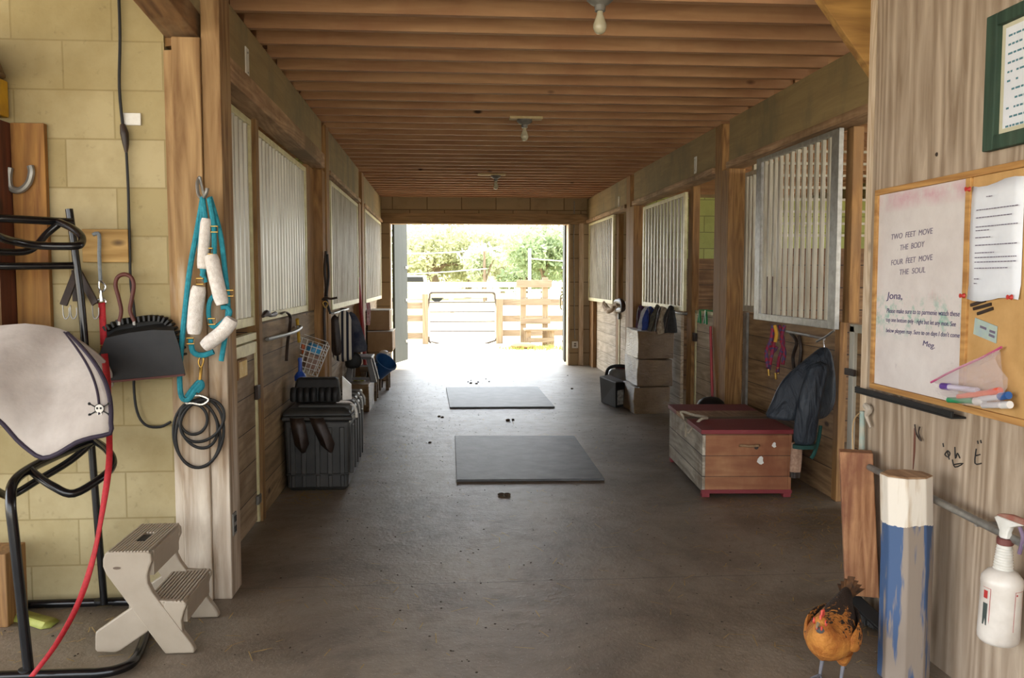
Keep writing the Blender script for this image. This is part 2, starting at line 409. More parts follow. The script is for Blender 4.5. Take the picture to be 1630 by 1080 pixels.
tag(MB().prism([PY(x, y, 3.84) for x, y in ((263, 74), (325, 68), (328, 60), (263, 60))], (0, .1, 0)).build('bracket_block', M['post']), 'short dark wood seat under the sloping beam on foreground post', 'bracket')
a = V((-1.10, 3.86, 2.47)); bb = V((-1.19, 2.3, 2.72))
tag(MB().bar(a, bb, .11, .14, (1, 0, 0)).build('sloping_beam', wood('beam_worn', '#5c4028', '#8a6844', 1, dirt='#a08a6a'), bevel=.004), 'dark weathered beam rising toward the viewer from foreground post, top left', 'beam')
def post(x0, x1, y0, y1, label, front=True):
    p = thing('wooden_post', ((x0 + x1) / 2, y0, 0), label, 'post')
    ym = y0 + (y1 - y0) * .5
    MB().box(x0, x1, y0, ym - .004, 0, 2.30 if front else 2.69).build('post_timber', M['post'], p, bevel=.005)
    s = .012 if x0 > 0 else -.012
    MB().box(min(x0 + s, x0), x1 if x0 > 0 else x1 + .012, ym, y1, 0, 2.69).build('post_timber', M['post'], p, bevel=.005)
    return p
post(-1.145, -1.0, 7.29, 7.64, 'brown timber post after first left stall, beside wire basket')
post(-1.145, -1.0, 10.36, 10.9, 'brown timber post between second and third left stalls')
post(2.30, 2.44, 6.95, 7.31, 'brown timber post behind the wooden chest on right side')
post(2.30, 2.44, 10.5, 10.93, 'brown timber post on the right just beyond the stacked wrapped bales')
# header beams along both sides, one per bay
bays = ((3.98, 7.29, 'nearest bay'), (7.64, 10.36, 'middle bay'), (10.9, 14.0, 'farthest bay'))
for y0_, y1_, nm in bays:
    tag(MB().box(-1.13, -1.0, y0_, y1_, 2.34, 2.69).build('header_beam', M['beam'], bevel=.004), 'deep grey-brown header beam above left stalls, %s' % nm, 'beam')
for y0_, y1_, nm in ((2.2, 6.95, 'nearest bay'), (7.31, 10.5, 'middle bay'), (10.93, 14.0, 'farthest bay')):
    tag(MB().box(2.3, 2.43, y0_, y1_, 2.35, 2.69).build('header_beam', M['beam'], bevel=.004), 'deep grey-brown header beam above right stalls, %s' % nm, 'beam')
    tag(MB().box(2.275, 2.43, y0_, y1_, 2.30, 2.348).build('ledge_board', M['ledge'], bevel=.003), 'pale narrow ledge board under right header beam, %s' % nm, 'board')
tag(MB().box(-1.09, -.965, 3.99, 7.2, 2.30, 2.338).box(-1.0, -.965, 3.99, 7.2, 2.338, 2.41).build('ledge_board', M['ledge'], bevel=.003), 'reddish ledge board under left header beam, nearest bay', 'board')
tag(MB().box(-1.09, -.975, 7.65, 10.35, 2.30, 2.338).build('ledge_board', M['ledge'], bevel=.003), 'dusty ledge board under left header beam, middle bay', 'board')
tag(MB().box(-1.09, -.975, 10.92, 13.95, 2.30, 2.338).build('ledge_board', M['ledge'], bevel=.003), 'dusty ledge board under left header beam, farthest bay', 'board')
# small white plates on the beams
for p0, lab in ((PX(393, 100, -.998), 'white strip plate nailed on near left header beam'), (PX(1107, 263, 2.297), 'white strip plate on right header beam, middle bay'), (PX(985, 322, 2.297), 'white strip plate on right header beam, farthest bay'), (PX(1360, 200, 2.29), None)):
    if lab:
        s = 1 if p0.x < 0 else -1
        pl = thing('beam_plate', p0, lab, 'plate')
        MB().box(p0.x - .004, p0.x + .004, p0.y - .035, p0.y + .035, p0.z - .075, p0.z + .075).build('plate', M['white'], pl, bevel=.002)
        MB().ell(p0 + V((s * .006, 0, .05)), .003, .005, .005).ell(p0 + V((s * .006, 0, -.05)), .003, .005, .005).build('screw', M['grey_steel'], pl)

# ------------------------------------------------------------------ stall fronts
def grille(parent, xf, y0, y1, z0, z1, nb, mt, fmat, fw=.05, chan=True, d=.03):
    """metal grille in the plane X=xf, facing the aisle"""
    s = 1 if xf < 0 else -1
    xa, xb = sorted((xf, xf - s * d))
    f = MB().box(xa, xb, y0, y0 + fw, z0, z1).box(xa, xb, y1 - fw, y1, z0, z1).box(xa, xb, y0 + fw, y1 - fw, z0, z0 + .05).box(xa, xb, y0 + fw, y1 - fw, z1 - .035, z1)
    fo = f.build('grille_frame', fmat, parent, bevel=.003)
    b = MB(); L = y1 - y0 - 2 * fw; st = L / nb
    for i in range(nb):
        yc = y0 + fw + st * (i + .5); w = st * .26; xc = xf - s * d * .5
        b.prism([(xc + s * .008, yc - w * .55, z0 + .04), (xc + s * .008, yc + w * .55, z0 + .04), (xc - s * .006, yc + w, z0 + .04), (xc - s * .010, yc + w * .8, z0 + .04), (xc + s * .006, yc, z0 + .04), (xc - s * .010, yc - w * .8, z0 + .04), (xc - s * .006, yc - w, z0 + .04)], (0, 0, z1 - z0 - .06))
    b.build('bars', mt, fo)
def boards(parent, x, y0, y1, z0, z1, mat, s, th=.03):
    return MB().box(min(x, x - s * th), max(x, x - s * th), y0, y1, z0, z1).build('board_panel', mat, parent)
# left bay 1: door and fixed panel
XL = -1.075
d = thing('stall_door', (XL, 4.5, 0), 'first left stall door, galvanised bars over weathered boards, beside foreground post', 'door')
grille(d, XL, 4.05, 5.02, 1.14, 2.29, 9, M['galv'], M['cream'], .035)
boards(d, XL - .004, 4.05, 4.99, .02, 1.03, M['board'], 1)
MB().box(XL - .03, XL + .006, 4.05, 5.02, 1.06, 1.10).box(XL - .03, XL + .006, 4.05, 5.02, .985, 1.05).box(XL - .03, XL + .008, 4.99, 5.02, .01, 1.04).build('door_frame', M['cream'], d, bevel=.003)
MB().box(XL, XL + .02, 4.96, 5.03, .72, .80).build('hinge', M['leather'], d, bevel=.003)
MB().box(XL, XL + .016, 4.94, 5.02, .12, .17).build('hinge', M['grey_steel'], d, bevel=.003)
p = PX(375, 588, XL); bx = thing('card_box', p, 'small brown wooden box with yellow label on first left stall door', 'box')
MB().box(XL, XL + .035, p.y - .10, p.y + .11, p.z - .05, p.z + .05).build('box', M['post'], bx, bevel=.004)
MB().box(XL + .035, XL + .037, p.y - .07, p.y + .10, p.z - .04, p.z + .04).build('label', plain('yellow_label', '#d9b56a', .7, 0, '#e4cf9a', 40), bx)
p = PX(372, 620, XL); tag(MB().box(XL - .002, XL + .0015, p.y - .07, p.y + .07, p.z - .035, p.z + .035).build('faded_sticker', plain('faded_blue_sticker', '#6f8790', .8, 0, '#8f9a90', 30)), 'faded blue-grey sticker on first left stall door below small box', 'sticker')
p = PX(366, 833, -.94); o = thing('wall_outlet', p, 'small two-slot metal plate low on foreground post edge', 'plate')
MB().box(-.945, -.931, 3.83, 3.89, .27, .37).build('plate', M['grey_steel'], o, bevel=.002)
MB().box(-.932, -.928, 3.845, 3.875, .33, .355).box(-.932, -.928, 3.845, 3.875, .285, .31).build('slots', M['dark'], o)
S(MB().box(XL - .05, XL + .018, 5.04, 5.12, 0, 2.32).build('trim_4', wood('stile_wood', '#6a4c2c', '#a07c4c', 2)))
d = thing('stall_panel', (XL, 6.1, 0), 'wide galvanised bar panel over brown boards, behind black trunk', 'panel')
grille(d, XL, 5.13, 6.95, 1.15, 2.27, 17, M['galv'], M['cream'], .04)
boards(d, XL - .004, 5.13, 7.28, .0, 1.145, wood('kick_boards', '#7a6142', '#a98d66', 1, plank=(2, .19), dirt='#5e4a32', dlo=.48, dhi=.75, gap=.012), 1)
MB().box(XL - .03, XL + .004, 6.955, 7.28, 1.15, 2.3).build('end_board', M['post'], d)
def slide_left(y0, y1, z0, z1, nb, label, lab2, bm_):
    d = thing('sliding_grille', (-1.0, (y0 + y1) / 2, z0), label, 'grille')
    grille(d, -.985, y0, y1, z0, z1, nb, M['galv2'], M['cream'], .05)
slide_left(7.72, 10.1, 1.13, 2.26, 19, 'grey barred sliding grille on the left, above hanging striped blanket', '', 'board')
slide_left(11.0, 13.7, 1.10, 2.28, 19, 'farthest left barred sliding grille, above stacked cartons', '', 'board')
for y0_, y1_, lab in ((7.65, 10.35, 'weathered board stall front behind the hanging blanket'), (10.92, 13.98, 'weathered board stall front behind stacked cartons, far left')):
    d = thing('stall_panel', (XL, (y0_ + y1_) / 2, 0), lab, 'panel'); boards(d, XL - .004, y0_, y1_, 0, 1.13, M['board'], 1)
    MB().box(XL - .03, XL + .01, y0_, y0_ + .3, 1.13, 2.32).box(XL - .03, XL + .01, y1_ - .2, y1_, 1.13, 2.32).box(XL - .03, XL + .01, y0_, y1_, 1.09, 1.14).build('frame', M['post'], d)
# right side
XR = 2.46
d = thing('stall_panel', (XR, 5.9, 0), 'brown board stall front behind dark jacket and chest', 'panel')
boards(d, XR + .004, 5.29, 6.94, 0, 1.13, M['boardR'], -1)
MB().box(XR - .02, XR, 6.86, 6.94, 0, 1.13).build('end_strip', M['grey_steel'], d)
d2 = thing('fixed_grille', (XR, 6.6, 1.13), 'narrow weathered grille half hidden behind large right sliding grille', 'grille')
grille(d2, XR - .03, 6.2, 6.93, 1.14, 2.26, 8, M['galv2'], M['galv2'], .04)
d = thing('sliding_grille', (2.32, 5.8, 1.12), 'large weathered barred sliding grille above dark jacket, nearest on right', 'grille')
grille(d, 2.315, 5.0, 6.36, 1.10, 2.29, 12, M['galv2'], M['grey_steel'], .10)
st = MB()
for yy in (5.95, 6.05): st.box(2.297, 2.2985, yy - .008, yy + .008, 1.15, 1.42)
st.build('rust_streak', plain('rust_streak', '#4a2c24', .8), d)
Yp = PX(1354, 400, 2.40).y; xp = PY(1371, 400, Yp).x; Y2 = PX(1334, 650, 2.45).y; x2 = PY(1346, 650, Y2).x
tag(MB().box(2.45, x2, Y2, Y2 + .07, 0, 1.135).build('wall_stud', M['post'], bevel=.004), 'narrow timber stud between jacket wall and metal-framed stall door', 'stud')
tag(MB().box(2.40, xp, Yp, Yp + .09, 1.14, 2.30).build('wooden_post', M['post'], bevel=.005), 'brown timber stall post at right edge of near sliding grille', 'post')
d = thing('stall_door', (2.46, 4.3, 0), 'metal-framed board stall door beside foreground plywood wall', 'door')
boards(d, XR + .01, 3.62, 5.03, .03, 1.12, M['boardR'], -1)
MB().box(XR - .012, XR + .03, 5.02, 5.08, .02, 1.12).box(XR - .012, XR + .03, 3.6, 5.08, 1.08, 1.13).box(XR - .012, XR + .03, 3.6, 3.66, .02, 1.12).build('door_frame', M['galv'], d, bevel=.003)
MB().box(XR - .03, XR - .012, 4.98, 5.10, .82, .86).build('hinge', M['leather'], d, bevel=.003)
# right bay 2
d = thing('stall_panel', (XR, 9.5, 0), 'pale board stall front behind stacked wrapped bales', 'panel'); boards(d, XR + .004, 8.9, 10.49, 0, 1.12, M['boardW'], -1)
tag(MB().box(2.40, 2.47, 8.30, 8.46, 0, 2.30).build('wooden_post', M['post'], bevel=.005), 'dark stall post right beside middle right sliding grille', 'post')
d = thing('sliding_grille', (2.315, 9.1, 1.12), 'middle right barred sliding grille, above stacked wrapped bales', 'grille')
grille(d, 2.31, 8.27, 10.05, 1.09, 2.24, 12, M['galv2'], M['cream'], .06)
d = thing('stall_door', (2.44, 7.7, 0), 'pale board stall door with green clips hung on its top', 'door')
boards(d, 2.44, 7.34, 8.26, .03, 1.08, M['boardW'], -1); MB().box(2.43, 2.47, 8.25, 8.29, .02, 1.1).box(2.43, 2.47, 7.33, 8.29, 1.07, 1.10).build('door_frame', M['cream'], d, bevel=.003)
MB().box(2.41, 2.43, 8.2, 8.3, .8, .88).build('hinge', M['leather'], d)
# right bay 3
d = thing('stall_panel', (XR, 12.9, 0), 'whitish board stall front, farthest on the right', 'panel'); boards(d, XR - .06, 12.06, 13.95, 0, 1.12, M['boardW'], -1)
MB().box(2.34, 2.398, 13.6, 13.95, 0, 1.12).build('end_post', M['post'], d)
d = thing('sliding_grille', (2.315, 12.9, 1.12), 'farthest right barred sliding grille beside doorway wall', 'grille')
grille(d, 2.31, 11.85, 13.9, 1.06, 2.29, 15, M['galv2'], M['cream'], .07)
tag(MB().box(2.40, 2.47, 11.90, 12.05, 0, 2.30).build('wooden_post', M['post'], bevel=.005), 'dark stall post right beside farthest right sliding grille', 'post')
d = thing('stall_door', (2.42, 11.2, 0), 'whitish board stall door, farthest on the right', 'door')
boards(d, 2.42, 10.95, 11.84, .03, 1.10, M['boardW'], -1); MB().box(2.405, 2.43, 11.845, 11.885, 0, 1.12).build('door_frame', M['cream'], d)
MB().box(2.385, 2.405, 11.80, 11.88, .85, .93).build('hinge', M['leather'], d)
# plates on the far wall
p = PY(915, 549, 14.0); o = thing('wall_outlet', (p.x, 13.99, p.z), 'square white outlet plate low on far wall right of doorway', 'outlet')
MB().box(p.x - .05, p.x + .05, 13.975, 14.0, p.z - .055, p.z + .055).build('plate', M['white'], o, bevel=.004)
MB().box(p.x - .02, p.x + .02, 13.972, 13.976, p.z + .005, p.z + .03).box(p.x - .02, p.x + .02, 13.972, 13.976, p.z - .03, p.z - .005).build('socket', M['porcelain'], o)
tag(MB().tube([PY(x, y, 13.98) for x, y in ((914, 320), (914, 350), (913, 390), (914, 450), (914, 500), (915, 540))], .008, 6).build('wall_cable', M['grey_steel'], smooth=True), 'thin conduit running down far wall to white outlet', 'cable')
# far doors
def leaf(a, b_, z1, name, label, handle=None):
    a = V((a[0], a[1], .03)); b_ = V((b_[0], b_[1], .03)); u = (b_ - a).normalized(); n = V((-u.y, u.x, 0))
    d = thing('barn_door', a, label, 'door'); tag(d, kind='thing')
    c = (a + b_) / 2 + V((0, 0, z1 / 2)); L = (b_ - a).length / 2
    MB().obb(c, u * L, n * .02, V((0, 0, z1 / 2))).build('door_panel', M['dkgreen'], d)
    m = MB()
    for z in (.35, 1.05, 1.6): m.obb(V((b_.x, b_.y, z)) - u * .05, u * .07, n * .03, V((0, 0, .02)))
    m.build('strap_hinge', M['white'], d)
    if handle: 
        m = MB().tube([b_ - u * .07 - n * (-.02) + V((-.02, -.02, .86)), b_ - u * .07 + V((-.07, -.07, .90)), b_ - u * .07 + V((-.07, -.07, 1.08)), b_ - u * .07 + V((-.02, -.02, 1.12))], .012, 6).build('handle', M['cream'], d, smooth=True)
leaf((-.83, 14.22), (-.655, 14.9), 2.3, 'barn_door', 'dark green wooden barn door leaf open at left of doorway')
leaf((1.99, 14.22), (2.03, 14.75), 2.3, 'barn_door', 'dark green wooden barn door leaf with pull handle at right of doorway', True)

# ------------------------------------------------------------------ plywood wall at right with its boards
XP = 1.77
S(MB().box(XP, XP + .02, -1.5, 3.5, 0, 2.93).box(XP + .021, XP + .09, -1.5, 3.5, 2.8, 2.93).build('wall_plywood', M['ply']))
S(MB().box(XP + .0, XP + .09, 3.505, 3.56, 0, 2.93).build('trim_5', M['plyedge']))
# knee brace
br = MB(); l0 = PY(1303, -6, 3.7); l1 = PY(1400, 133, 3.7); dd = (l1 - l0).normalized(); nn = V((-dd.z, 0, dd.x)); nn = nn if nn.x > 0 else -nn
br.prism([l0 - dd * .25, l1 + dd * .1, l1 + dd * .1 + nn * .2, l0 - dd * .25 + nn * .2], (0, .05, 0))
tag(br.build('knee_brace', wood('brace_wood', '#7a5526', '#b58a48', 0, grain=6), bevel=.003), 'diagonal plank brace at top right corner of aisle', 'brace')

# ------------------------------------------------------------------ ceiling bulbs
def bulb(x, y, z, label, brd=None, hang=0):
    o = thing('ceiling_bulb', (x, y, z), label, 'light bulb')
    if brd: MB().box(x + brd[0], x + brd[1], y - .05, y + .04, z - .02, z - .001).build('mounting_board', M['cream'] if False else plain('pale_board_' + str(int(y)), '#c8b48a', .8, 0, '#b09a6c', 20), o)
    z0_ = z - (.02 if brd else 0) - hang
    if hang: MB().tube([(x, y, z), (x, y, z0_)], .012, 8).build('stem', M['porcelain'], o, smooth=True)
    MB().lathe((x, y, z0_), [(.001, 0), (.06, -.001), (.062, -.015), (.045, -.03), (.026, -.04), (.024, -.065), (.001, -.066)], 18).build('socket', M['porcelain'], o, smooth=True)
    MB().lathe((x, y, z0_ - .06), [(.001, 0), (.013, -.002), (.015, -.02), (.024, -.045), (.031, -.065), (.031, -.08), (.024, -.097), (.012, -.106), (.001, -.108)], 20).build('bulb', M['glass_bulb'], o, smooth=True)
bulb(.715, 4.02, 2.69, 'bare clear bulb hanging at top centre, nearest of ceiling bulbs')
bulb(.64, 6.98, 2.69, 'bare bulb on pale board, middle of three ceiling bulbs', (-.12, .14))
bulb(.63, 10.72, 2.69, 'bare bulb on pale board, farthest ceiling bulb', (-.22, .12))

# ================================================================== LEFT FOREGROUND
# extension cable and plug on the block wall
ec = thing('extension_cable', PY(315, 690, 3.76), 'long black extension cable down block wall, coiled on foreground post', 'cable')
MB().tube([PY(x, y, 3.80) for x, y in ((189, -8), (191, 60), (190, 140), (196, 205))], .0065, 8).build('cord', M['black'], ec, smooth=True)
MB().tube([PY(x, y, 3.795) for x, y in ((195, 198), (198, 212), (200, 228), (201, 243))], [.010, .018, .014, .006], 10).build('plug', M['leather'], ec, smooth=True)
MB().tube([PY(x, y, 3.80) for x, y in ((201, 240), (204, 300), (206, 380), (208, 450), (214, 500), (215, 560), (213, 612), (218, 655), (232, 677), (255, 680), (272, 672))], .006, 8).build('cord', M['black'], ec, smooth=True)
def loop(cx, cy, rx, ry, ph, yy, tilt=0):
    out = []
    for k in range(12):
        a = 2 * math.pi * k / 12 + ph; x = cx + rx * math.cos(a) + tilt * math.sin(a); y = cy + ry * math.sin(a); out.append(PY(x, y, yy))
    return out
m = MB()
for i, (cx, cy, rx, ry, tl) in enumerate(((313, 692, 37, 53, 3), (318, 690, 38, 55, -4), (316, 676, 30, 38, 6), (308, 668, 22, 24, 0), (322, 670, 34, 34, -8))):
    m.tube(loop(cx, cy, rx, ry, i, 3.77 - i * .007, tl), .0065, 8, 4, closed=True)
m.build('coil', M['black'], ec, smooth=True)
MB().tube([PY(x, y, 3.74) for x, y in ((296, 642), (305, 632), (318, 630), (332, 636), (322, 644), (306, 642))], .006, 6, 4, closed=True).build('tie_wire', M['chrome'], ec, smooth=True)
# tag and hook plate
p0 = PY(193, 180, 3.815); p1 = PY(225, 200, 3.815)
tag(MB().box(p0.x, p1.x, 3.808, 3.819, p1.z, p0.z).build('cable_tag', M['white'], bevel=.002), 'small white tag on block wall beside hanging cable', 'tag')
# wooden block with strap hanging
p0 = PY(131, 365, 3.8); p1 = PY(206, 418, 3.8)
tag(MB().box(p0.x, p1.x, 3.79, 3.819, p1.z, p0.z).build('mounting_block', wood('block_pine', '#97753f', '#b8965c', 0), bevel=.003), 'small board screwed to block wall above red lead', 'board')
o = thing('snap_hook', PY(158, 380, 3.78), 'grey cord with silver snap hooked on small board, holding red lead', 'hook')
MB().tube([PY(x, y, 3.775) for x, y in ((148, 374), (153, 372), (158, 376), (158, 410), (160, 448))], .008, 8).build('cord', plain('grey_blue_cord', '#8a9298', .8, 0, '#767e84', 80, .4), o, smooth=True)
MB().tube([PY(x, y, 3.765) for x, y in ((160, 448), (166, 452), (168, 459), (163, 464), (158, 459), (158, 452))], .0045, 8, 4, closed=True).tube([PY(x, y, 3.765) for x, y in ((160, 463), (161, 472), (162, 480))], .007, 8).build('snap', M['chrome'], o, smooth=True)
MB().tube([PY(x, y, 3.765) for x, y in ((155, 481), (162, 474), (169, 481), (162, 485))], .004, 8, 4, closed=True).build('ring', M['chrome'], o, smooth=True)
# red webbing lead
o = thing('lead_strap', PY(163, 485, 3.75), 'long red webbing lead hanging from silver snap in front of block wall', 'lead')
pts = [(162, 482, 3.755), (164, 520, 3.74), (166, 560, 3.70), (172, 620, 3.45), (174, 690, 3.30), (173, 745, 3.20), (162, 820, 3.12), (148, 890, 3.05), (125, 960, 3.02), (90, 1025, 3.0), (50, 1078, 2.98)]
P = spline([PY(*q) for q in pts], 6); rows = []
for i, p_ in enumerate(P):
    w = .0135 if i < 18 else .011; tw = 0 if i < 20 else math.sin((i - 20) * .25) * .6
    d_ = V((math.cos(tw), math.sin(tw), .1)) * w
    rows.append([p_ - d_, p_ + d_])
MB().grid(rows).build('webbing', M['red_web'], o, smooth=True, solid=.004, recalc=False)
MB().tube([PY(x, y, 3.695) for x, y in ((160, 550), (171, 550), (171, 562), (160, 562))], .004, 6, 1, closed=True).build('buckle', M['brass'], o, smooth=True)
# hanging bridle hook
o = thing('bridle_hook', PY(125, 470, 3.75), 'folding black bridle hook on block wall behind rack upright', 'hook')
MB().bar(PY(122, 432, 3.77), PY(101, 486, 3.72), .03, .012).bar(PY(124, 432, 3.77), PY(152, 484, 3.72), .03, .012).bar(PY(122, 430, 3.79), PY(124, 480, 3.79), .04, .014).build('arms', M['leather'], o, bevel=.002)
for xx in (101, 113, 148, ):
    MB().tube([PY(x, y, 3.74) for x, y in ((xx - 1, 486), (xx, 502), (xx + 4, 508), (xx + 9, 502), (xx + 9, 490))], .003, 6).build('wire_hook', M['grey_steel'], o, smooth=True)
# dustpan
dp = thing('dustpan', PY(225, 600, 3.78), 'big black dustpan hanging by red-brown loop handle on block wall', 'dustpan')
bk = [PY(x, y, 3.80) for x, y in ((155, 608), (293, 590), (285, 540), (262, 508), (225, 505), (180, 516), (160, 540))]
MB().prism(bk, (0, .008, 0)).build('back_plate', M['black'], dp)
fr = [PY(x, y, 3.66) for x, y in ((152, 610), (160, 560), (176, 528), (215, 518), (258, 516), (272, 540), (293, 596))]
rows = [[PY(x, y, 3.665) for x, y in r] for r in ([(148, 612), (200, 607), (250, 602), (295, 597)], [(151, 588), (200, 583), (245, 578), (289, 574)], [(156, 562), (200, 556), (240, 551), (282, 550)], [(163, 540), (200, 532), (238, 527), (273, 528)], [(170, 530), (205, 524), (235, 519), (263, 518)])]
for k, r in enumerate(rows):
    for j, q in enumerate(r): q.y += .012 * k + (.045 if k == 4 else 0)
MB().grid(rows).build('pan', M['black'], dp, solid=.006)
m = MB(); rim = spline([PY(x, y, 3.76) for x, y in ((170, 524), (190, 514), (215, 510), (240, 507), (262, 510), (276, 524), (286, 545), (291, 572))], 6)
for i in range(0, len(rim) - 1, 2):
    q = rim[i]; nx = (rim[min(i + 1, len(rim) - 1)] - rim[i - 1 if i else 0]).normalized(); u = V((-nx.z, 0, nx.x))
    m.bar(q - u * .012, q + u * .014 , .010, .05)
m.build('ribbed_rim', M['black'], dp, bevel=.002)
MB().tube([PY(x, y, 3.74) for x, y in ((190, 512), (193, 495), (189, 475), (184, 455), (187, 442), (198, 437), (209, 442), (213, 455), (210, 475), (207, 495), (214, 512))], .0085, 10).build('handle', M['oxred'], dp, smooth=True); dh_ = bpy.data.objects[[o_.name for o_ in bpy.data.objects if o_.parent == dp and o_.name.startswith('handle')][0]]
MB().tube([PY(190, 518, 3.74), PY(190, 508, 3.74)], .007, 8).tube([PY(214, 518, 3.74), PY(213, 508, 3.74)], .007, 8).build('ferrule', M['grey_steel'], dh_, smooth=True)
MB().bar(PY(154, 610, 3.66), PY(294, 597, 3.66), .008, .012).build('lip', M['oxred'], dp)
# hook and teal halter
tag(MB().tube([PY(x, y, z) for x, y, z in ((318, 282, 3.79), (314, 292, 3.77), (316, 310, 3.75), (322, 316, 3.72), (328, 308, 3.70), (330, 300, 3.70))], .0075, 8).tube([PY(x, y, 3.78) for x, y in ((318, 282), (322, 300), (326, 314))], .006, 8).build('coat_hook', M['grey_steel'], smooth=True), 'grey double metal hook on foreground post holding teal halter', 'hook')
ha = thing('rope_halter', PY(328, 560, 3.72), 'teal rope halter with white fleece sleeves hanging on foreground post', 'halter')
def hp(l, yy=3.735): return [PY(q[0], q[1], yy - (q[2] if len(q) > 2 else 0)) for q in l]
for nm, l, r, dy in (
        ('rope', [(323, 314), (313, 370), (302, 430), (295, 490), (289, 550), (286, 600), (289, 632), (300, 636), (312, 620), (320, 612)], .0115, 0),
        ('rope', [(324, 313), (321, 350), (318, 400), (322, 430), (327, 450)], .010, .015),
        ('rope', [(322, 314), (328, 360), (326, 410), (322, 440)], .011, .02),
        ('cheek_rope', [(334, 314), (342, 340), (352, 380), (358, 430), (362, 470), (362, 510), (352, 575)], .011, .0),
        ('cheek_rope', [(333, 316), (340, 360), (341, 400), (340, 420)], .011, .02),
        ('throat_rope', [(352, 490), (362, 490), (366, 500), (352, 515), (338, 520), (332, 500), (334, 480), (341, 470)], .010, .015),
        ('chin_rope', [(304, 540), (307, 560), (322, 566), (340, 560)], .012, .0)):
    MB().tube(hp([(a_, b_, dy) for a_, b_ in l]), r, 8).build(nm, M['teal'], ha, smooth=True)
def fleece(l, r, dy): 
    n_ = len(l); MB().tube(hp([(a_, b_, dy) for a_, b_ in l]), [r * .8] + [r] * 6 + [r * .8], 14, 6, flat=.8).build('fleece_sleeve', M['fleece'], ha, smooth=True)
fleece([(329, 348), (326, 380), (322, 428)], .029, .02)
fleece([(336, 406), (343, 440), (354, 485)], .037, .035)
fleece([(317, 456), (312, 490), (309, 532)], .038, .03)
fleece([(370, 508), (355, 528), (325, 552)], .038, .05)
for x, y in ((341, 365), (333, 400), (318, 448), (337, 512), (303, 543), (366, 467)):
    q = PY(x, y, 3.705); MB().tube([q + V((-.014, 0, .012)), q + V((.014, 0, .012)), q + V((.014, 0, -.012)), q + V((-.014, 0, -.012))], .0035, 6, 1, closed=True).build('buckle', M['brass'], ha, smooth=True)
MB().tube(hp([(321, 566), (324, 575), (320, 585), (316, 576)]), .004, 6, 4, closed=True).tube(hp([(320, 585), (319, 600), (317, 612)]), [.008, .006, .009], 8).build('snap', M['brass'], ha, smooth=True)
MB().tube(hp([(297, 632), (304, 622), (314, 610), (320, 608), (322, 616), (314, 624)]), .010, 8).build('rope_end', M['teal'], ha, smooth=True)

# saddle rack
sr = thing('saddle_rack', (-1.6, 3.4, 0), 'black tubular steel saddle rack standing at left edge', 'rack')
def tb(nm, l, r=.0165, n=5): MB().tube([PY(*q) for q in l], r, 12, n).build(nm, M['black_tube'], sr, smooth=True)
tb('rear_upright', [(110, 333, 3.70), (122, 420, 3.70), (133, 520, 3.70), (145, 700, 3.70), (166, 962, 3.70)], .015)
tb('front_upright', [(148, 700, 3.66), (98, 722, 3.5), (50, 745, 3.3), (22, 768, 3.15), (17, 800, 3.08), (22, 850, 3.07), (34, 960, 3.07), (46, 1071, 3.07)], .018)
tb('upper_arm', [(-60, 346, 3.45), (0, 348, 3.5), (60, 351, 3.58), (114, 354, 3.68)], .016)
tb('upper_arm_loop', [(94, 354, 3.6), (112, 362, 3.55), (128, 374, 3.5), (130, 386, 3.46), (118, 392, 3.42), (60, 391, 3.38), (20, 384, 3.3), (-10, 374, 3.2), (-70, 350, 3.1)], .015)
tb('upper_arm_brace', [(96, 355, 3.62), (75, 372, 3.6), (52, 396, 3.56), (20, 402, 3.5), (-60, 396, 3.35)], .014)
tb('middle_arm', [(-60, 423, 3.5), (20, 424, 3.58), (116, 423, 3.70)], .015)
tb('lower_arm_loop', [(148, 700, 3.66), (172, 718, 3.5), (180, 738, 3.4), (165, 758, 3.3), (118, 786, 3.2), (85, 775, 3.2), (58, 757, 3.25), (48, 748, 3.28)], .015)
tb('lower_arm_brace', [(145, 706, 3.66), (110, 735, 3.6), (60, 765, 3.5), (20, 788, 3.4), (0, 785, 3.3), (-20, 770, 3.2)], .015)
gz = .02
MB().tube([V((-2.1, 3.06, gz)), V((-1.35, 3.06, gz)), V((-1.22, 3.06, gz)), V((-1.155, 3.09, gz)), V((-1.13, 3.16, gz)), V((-1.16, 3.35, gz)), V((-1.22, 3.6, gz)), V((-1.27, 3.70, gz)), V((-1.36, 3.75, gz)), V((-1.6, 3.75, gz)), V((-2.1, 3.75, gz))], .018, 12, 5).build('base_loop', M['black_tube'], sr, smooth=True)
for x, y in ((-1.47, 3.73), (-1.47, 3.07)):
    MB().lathe((x, y, .03), [(.001, 0), (.024, 0), (.024, .01), (.001, .011)], 12).build('foot_cap', M['black'], sr, smooth=True)
# saddle cloth draped over the rack
sp_ = thing('saddle_pad', PY(80, 720, 3.2), 'dirty white saddle cloth with skull emblem draped over black rack', 'saddle pad')
top = [(-90, 540), (-40, 528), (0, 521), (40, 518), (70, 521), (95, 526), (108, 531)]
bot = [(-90, 600), (-40, 640), (0, 668), (38, 712), (74, 733), (118, 702), (150, 690)]
def pad_pt(u, vv, side=1):
    i = u * (len(top) - 1); k = min(int(i), len(top) - 2); f_ = i - k
    tx, ty = (top[k][j] * (1 - f_) + top[k + 1][j] * f_ for j in (0, 1))
    bx_, by = (bot[k][j] * (1 - f_) + bot[k + 1][j] * f_ for j in (0, 1))
    bow = math.sin(math.pi * vv) * 26 * u ** 3; x = tx + (bx_ - tx) * vv ** .9 + bow + 26 * u ** 6 * vv ** 1.2; y = ty + (by - ty) * vv ** 1.05
    Y = 3.52 - .34 * math.sin(vv * 1.45) + .012 * math.sin(u * 9 + vv * 4) - .02 * u * vv
    return PY(x, y, Y)
